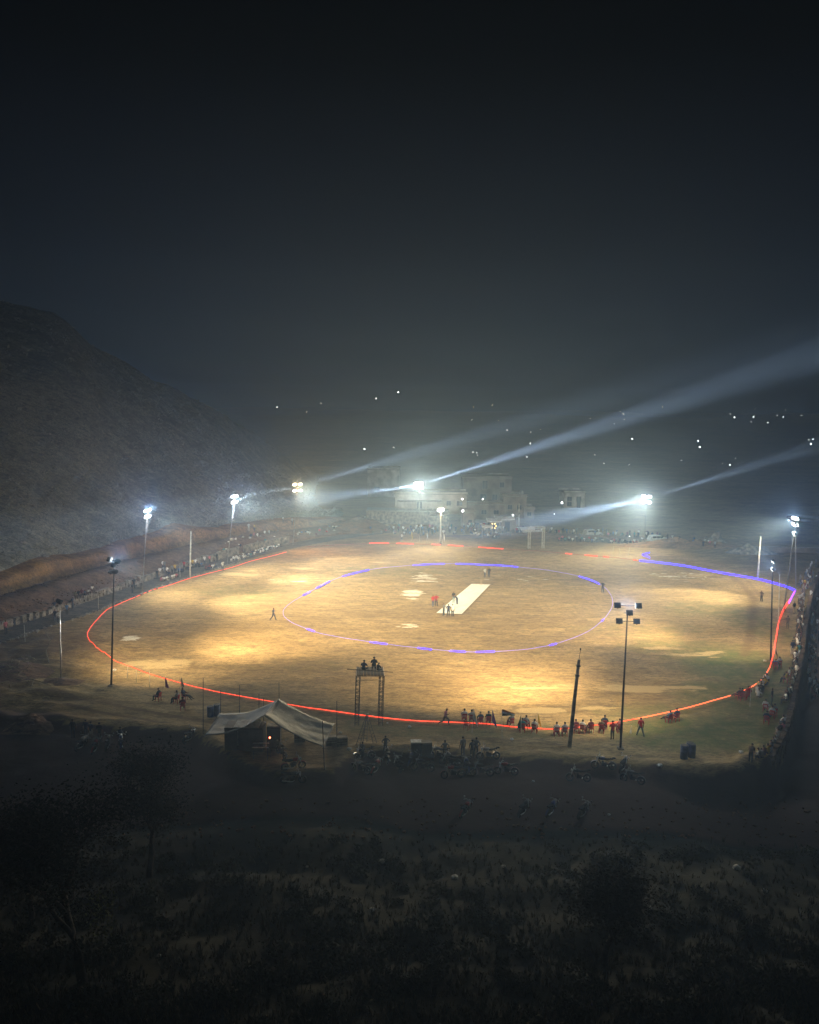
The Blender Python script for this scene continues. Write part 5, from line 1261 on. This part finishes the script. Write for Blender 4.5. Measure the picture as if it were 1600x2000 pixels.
def lamp_label(px, py, s_):
    for a, b, z_ in _zones:
        if a <= px < b:
            g = sorted(q for q in TL if a <= q[0] < b and q[2] > 0); k = g.index((px, py, s_))+1
            return '%s distant light, %s from left, %s' % ('bright' if s_ >= .9 else 'faint', ordn(k), z_)
for px, py, s_ in TL:
    if s_ <= 0: continue
    near_ = py > 940; D = 0
    if near_: D = {1098: 235, 1083: 225, 904: 196, 903: 204, 943: 205, 1002: 190, 1230: 185, 1398: 178, 1411: 178}[px]; s2 = s_*.28
    elif px < 300: continue
    else:
        D = 640
        for d_ in range(300, 800, 10):
            p = AT(px, py, d_)
            if p.z < zf(p.x, d_)+5: D = d_; break
        s2 = s_*D/1000
    p = AT(px, py, D)
    lb = {1098: 'bright lamp on a bent pole right of the village', 904: 'bright lamp at the roof corner of the tiny hut', 903: 'lamp on the front of the veranda house', 778: 'brightest of the high far lights above the brightest mast'}.get(px) or lamp_label(px, py, s_)
    o = empty('distant_lamp', p, 0, lb, 'lamp', 'small lights in the dark country behind', scale=s2); link('bulb', LBULB, o)
    po = link('post', LPOST, o)

# ---------------------------------------------------------------- litter, stones, scrub, trees
M['bag'] = mat('crumpled_white_plastic', (.7, .7, .68), .5)
def bag(px, py, s, label):
    p = g3(px, py); mb = MB(); rs = random.Random(px)
    bm = bmesh.new(); bmesh.ops.create_icosphere(bm, subdivisions=2, radius=1)
    for v in bm.verts: v.co *= 1+.5*nz(v.co.x*2+px, v.co.y*2, v.co.z*2); v.co.z = v.co.z*.6+.4
    me = bpy.data.meshes.new('plastic_bag'); bm.to_mesh(me); bm.free(); o = link('plastic_bag', me, mat=M['bag'], loc=p); o.scale = (s, s, s); tag(o, label, 'litter', 'pale litter lying about')
for i, (px, py, s, lb) in enumerate(((889, 1716, .22, 'largest white bag, in the scrub left of centre'), (983, 1694, .14, 'small white bag in the scrub at the centre'), (746, 1684, .2, 'torn white bag hanging in the scrub left of centre'), (727, 1779, .16, 'white bag lowest in the scrub left of centre'), (1440, 1698, .25, 'flat pale scrap in the scrub at the right'), (1494, 1742, .16, 'white bag in the scrub at the far right'), (1270, 1775, .15, 'pale scrap in the middle of the right scrub'), (600, 1694, .09, 'tiny white scrap in the scrub at the left'), (1042, 1527, .12, 'white bag on the dark ground below the red chairs'), (1190, 1592, .12, 'pale scrap right of the lowest motorbikes'), (1289, 1497, .22, 'white sheet on the edge left of the drums'), (1448, 1471, .2, 'pale scrap on the grass near the right corner'),
        (224, 1310, .2, 'flat white scrap right of the near left mast'), (700, 1400, .16, 'pale scrap below the camera tower'), (665, 1432, .16, 'pale scrap right of the tarpaulin tent'), (757, 1413, .1, 'white ball of litter right of the camera tower'), (800, 1421, .16, 'pale scrap left of the running person'), (682, 1465, .2, 'white bundle between tent and tripod'), (47, 1405, .16, 'white ball on the small conical soil heap'), (1494, 1292, .18, 'pale scrap on the grass by the right mast'), (1000, 1445, .16, 'pale flattened scrap below the flag'), (310, 1868, .1, 'tiny pale scrap low in the left scrub'))): bag(px, py, s, lb)

def scatter(name, pts, fn, m, kind='stuff'):
    mb = MB()
    for i, p in enumerate(pts): fn(mb, Vector(p), i)
    o = mb.build(name, m); o['kind'] = kind; return o
rs = random.Random(21)
def tuft(mb, p, i):
    n = rs.randint(5, 8); s = rs.uniform(.15, .55)
    for k in range(n):
        a = rs.uniform(0, 6.28); l_ = rs.uniform(.2, .7)*s; d = Vector((math.cos(a), math.sin(a), 0)); w = d.cross(Vector((0, 0, 1)))*.022
        b = p+d*.08; t_ = b+d*l_*.7+Vector((0, 0, l_*1.4)); mid = b.lerp(t_, .55)+Vector((0, 0, .12*s))
        mb.add([b-w, b+w, mid+w*.8, mid-w*.8, t_], [(0, 1, 2, 3), (3, 2, 4)], k % 2)
def bush(mb, p, i, s=None, n=110, sq=.7, lf=.09):
    s = s or rs.uniform(.25, .8)
    for k in range(n):
        v = Vector((rs.gauss(0, 1), rs.gauss(0, 1), rs.gauss(0, 1))); v.normalize(); c = p+Vector((v.x, v.y, (abs(v.z)*.9+.1)*sq))*s*rs.uniform(.35, 1.05)*(1+.5*nz(v.x*2+p.x, v.y*2+p.y, v.z*2))
        a = Vector((rs.uniform(-1, 1), rs.uniform(-1, 1), rs.uniform(-1, 1)))*(lf or s*.22); b = Vector((rs.uniform(-1, 1), rs.uniform(-1, 1), rs.uniform(-1, 1)))*(lf or s*.22)*.7
        mb.add([c-a, c+b, c+a, c-b], [(0, 1, 2, 3)], k % 3 % 2)
M['weed_a'] = mat('dull_green_weed', (.055, .062, .038), .9); M['weed_b'] = mat('dry_brown_weed', (.085, .075, .05), .9)
pts = []
while len(pts) < 9500:
    px, py = rs.uniform(-60, 1660), 1630+rs.random()**.8*540; p = g3(px, py)
    if p.y < 57.5 and rs.random() < .35+.9*max(0, .5+fbm(p.x*.25, p.y*.25, 1, 2)*.6): pts.append(p)
scatter('scrub_grass', pts, tuft, [M['weed_a'], M['weed_b']])
pts = []
while len(pts) < 520:
    px, py = rs.uniform(-60, 1660), rs.uniform(1640, 2150); p = g3(px, py)
    if p.y < 57 and fbm(p.x*.18, p.y*.18, 1, 2) > -.05: pts.append(p)
scatter('undergrowth', pts, bush, [M['weed_a'], mat('dark_scrub_leaf', (.045, .055, .03), .9)])
# scrub on the hillside, and stones on the bank
M['hs_a'] = mat('hill_scrub_leaf', (.29, .285, .23), .95); M['hs_b'] = mat('hill_scrub_dry', (.36, .34, .28), .95)
pts = []
hv = np.stack([Xh, Yh, Zh], -1)
while len(pts) < 5200:
    i = rs.randrange(0, nb-2); j = min(NH-11, int(rs.random()**1.2*(NH-10))); u, v = rs.random(), rs.random()
    p = (hv[i, j]*(1-u)+hv[i+1, j]*u)*(1-v)+(hv[i, j+1]*(1-u)+hv[i+1, j+1]*u)*v
    pts.append(Vector(p))
def hbush(mb, p, i): bush(mb, p, i, rs.uniform(.35, 1.25), 12, .8, None)
scatter('hillside_scrub', pts, hbush, [M['hs_a'], M['hs_b']])
def stone(mb, p, i):
    s = rs.uniform(.05, .2); mb.box(p+Vector((0, 0, s*.3)), (s*rs.uniform(.7, 1.5), s, s*.8), rs.uniform(0, 3), tilt=rs.uniform(-.6, .6))
pts = []
for i in range(2200):
    k = rs.randrange(0, NW-60); s_ = rs.uniform(.8, 11); p = WLf[k]+WN[k]*s_
    zz = np.interp(s_, [.5, 2.4, 5.2, 8.4, 12], [.95, 1.5, 2.45, 1.5, .9]); pts.append(Vector((p.x, p.y, zz*.97)))
for i in range(500):
    p = g3(rs.uniform(0, 1600), 1560+rs.random()*80); pts.append(p)
scatter('rubble', pts, stone, [M['earth']])

def tree(px, py, h, cw, label, name='scrub_tree', lean=0, nleaf=2600, crown_px=None, seed=1, leafy=True):
    p = g3(px, py); r_ = random.Random(seed); o = empty(name, p, 0, label, 'tree')
    mb = MB(); tips = []
    def limb(a, d, l_, r, lv):
        pts_ = [a]; q_ = a.copy(); dd = d.copy()
        for k in range(5):
            dd = (dd+Vector((r_.uniform(-.3, .3), r_.uniform(-.3, .3), r_.uniform(-.05, .2)))*.6).normalized(); q_ = q_+dd*l_/5; pts_.append(q_.copy())
        mb.tube(pts_, [r*(1-.11*i) for i in range(6)], 6 if lv < 2 else 4)
        if lv < 3:
            for k in range(3 if lv else 4): limb(pts_[r_.choice((3, 4, 5))], (dd+Vector((r_.uniform(-1, 1), r_.uniform(-1, 1), r_.uniform(-.1, .7)))).normalized(), l_*.62, r*.5, lv+1)
        if lv >= 2: tips.extend(pts_[2:])
    limb(Vector((0, 0, -.2)), Vector((lean, .05, 1)).normalized(), h*.5, h*.032, 0)
    mb.build('trunk', mat('bark', (.06, .05, .04), .95, bump=.4), o, True)
    if leafy:
        mb = MB()
        for k in range(int(nleaf*3.2)):
            c = r_.choice(tips)+Vector((r_.gauss(0, 1), r_.gauss(0, 1), r_.gauss(0, .8)))*cw*.13
            a = Vector((r_.uniform(-1, 1), r_.uniform(-1, 1), r_.uniform(-.5, .5)))*.075; b = Vector((r_.uniform(-1, 1), r_.uniform(-1, 1), r_.uniform(-1, 1)))*.055
            mb.add([c-a, c+b, c+a, c-b], [(0, 1, 2, 3)], k % 2)
        mb.build('crown', [mat('dark_leaf', (.03, .034, .022), .9), mat('dark_leaf_b', (.038, .04, .026), .9)], o)
tree(165, 1925, 8.0, 5.5, 'dark bent tree with the thickest trunk at the lower left', lean=-.12, nleaf=5200, seed=3)
tree(292, 1712, 7.0, 4.5, 'dark round tree behind the bent one, lower left', lean=-.05, nleaf=4200, seed=5)
tree(1180, 1880, 6.0, 4.5, 'sparse dark tree in the scrub right of centre', lean=.05, nleaf=3000, seed=9)
tree(60, 1800, 6.0, 5, 'dark tree mass at the left picture edge', lean=.1, nleaf=3600, seed=12)
# light green shrub beside the bent tree
o = MB(); 
for k in range(5): bush(o, Vector((rs.uniform(-.5, .5), rs.uniform(-.4, .4), .2+k*.45)), k, .8, 120, .9)
tag(o.build('shrub', [mat('olive_leaf', (.13, .15, .045), .8), M['weed_a']], None, loc=g3(212, 1835)), 'olive green shrub just right of the bent dark tree', 'shrub')
# dry cut branches on the left heap
mb = MB()
for k in range(70):
    p = g3(rs.uniform(-40, 75), rs.uniform(1285, 1352)); q_ = p+Vector((rs.uniform(-2.2, 2.2), rs.uniform(-1.2, 1.2), rs.uniform(.2, 1.2))); p.z += rs.uniform(.1, 1.2)
    mb.tube([p, p.lerp(q_, .5)+Vector((0, 0, rs.uniform(-.2, .3))), q_], [.04, .03, .015], 4)
tag(mb.build('brushwood', mat('dry_branch', (.30, .25, .17), .9)), kind='stuff')
sb = g3(96, 1295); mb = MB(); mb.tube([sb, sb+Vector((-.4, .2, 1.3)), sb+Vector((.1, .3, 2.4)), sb+Vector((-.5, .2, 3.6))], [.05, .045, .035, .02], 5).tube([sb+Vector((.1, .3, 2.4)), sb+Vector((1.0, .1, 3.3)), sb+Vector((1.5, 0, 4.0))], [.03, .02, .012], 4)
tag(mb.build('dead_sapling', mat('dry_twig', (.28, .24, .17), .9)), 'bare thin dead sapling left of the banner mast', 'sapling')
# white glints high on the hill: people resting and pale rocks
for i, (px, py, s, lb) in enumerate(((245, 893, .9, 'pale rock high on the hillside above the slim lit mast'), (219, 978, .8, 'upper pale rock at mid height on the hillside'), (220, 986, .8, 'lower pale rock at mid height on the hillside'), (43, 1060, .9, 'pale curved rock at the foot of the hill'), (85, 1087, .7, 'flat white rock low on the hillside'), (82, 888, .5, 'small pale rock high at the left'))):
    d = ray(px, py); best = None
    for D in range(110, 260):
        p = AT(px, py, D); k = np.argmin((Xh-p.x)**2+(Yh-p.y)**2); zz = Zh.ravel()[k]
        if zz >= p.z: best = Vector((p.x, p.y, p.z)); break
    if best:
        bm = bmesh.new(); bmesh.ops.create_icosphere(bm, subdivisions=2, radius=1)
        for v in bm.verts: v.co *= 1+.6*nz(v.co.x*1.5+i, v.co.y*1.5, v.co.z*1.5)
        me = bpy.data.meshes.new('hill_rock'); bm.to_mesh(me); bm.free(); o = link('hill_rock', me, mat=M['stonew'], loc=best); o.scale = (s, s*.6, s*.45); tag(o, lb, 'rock')
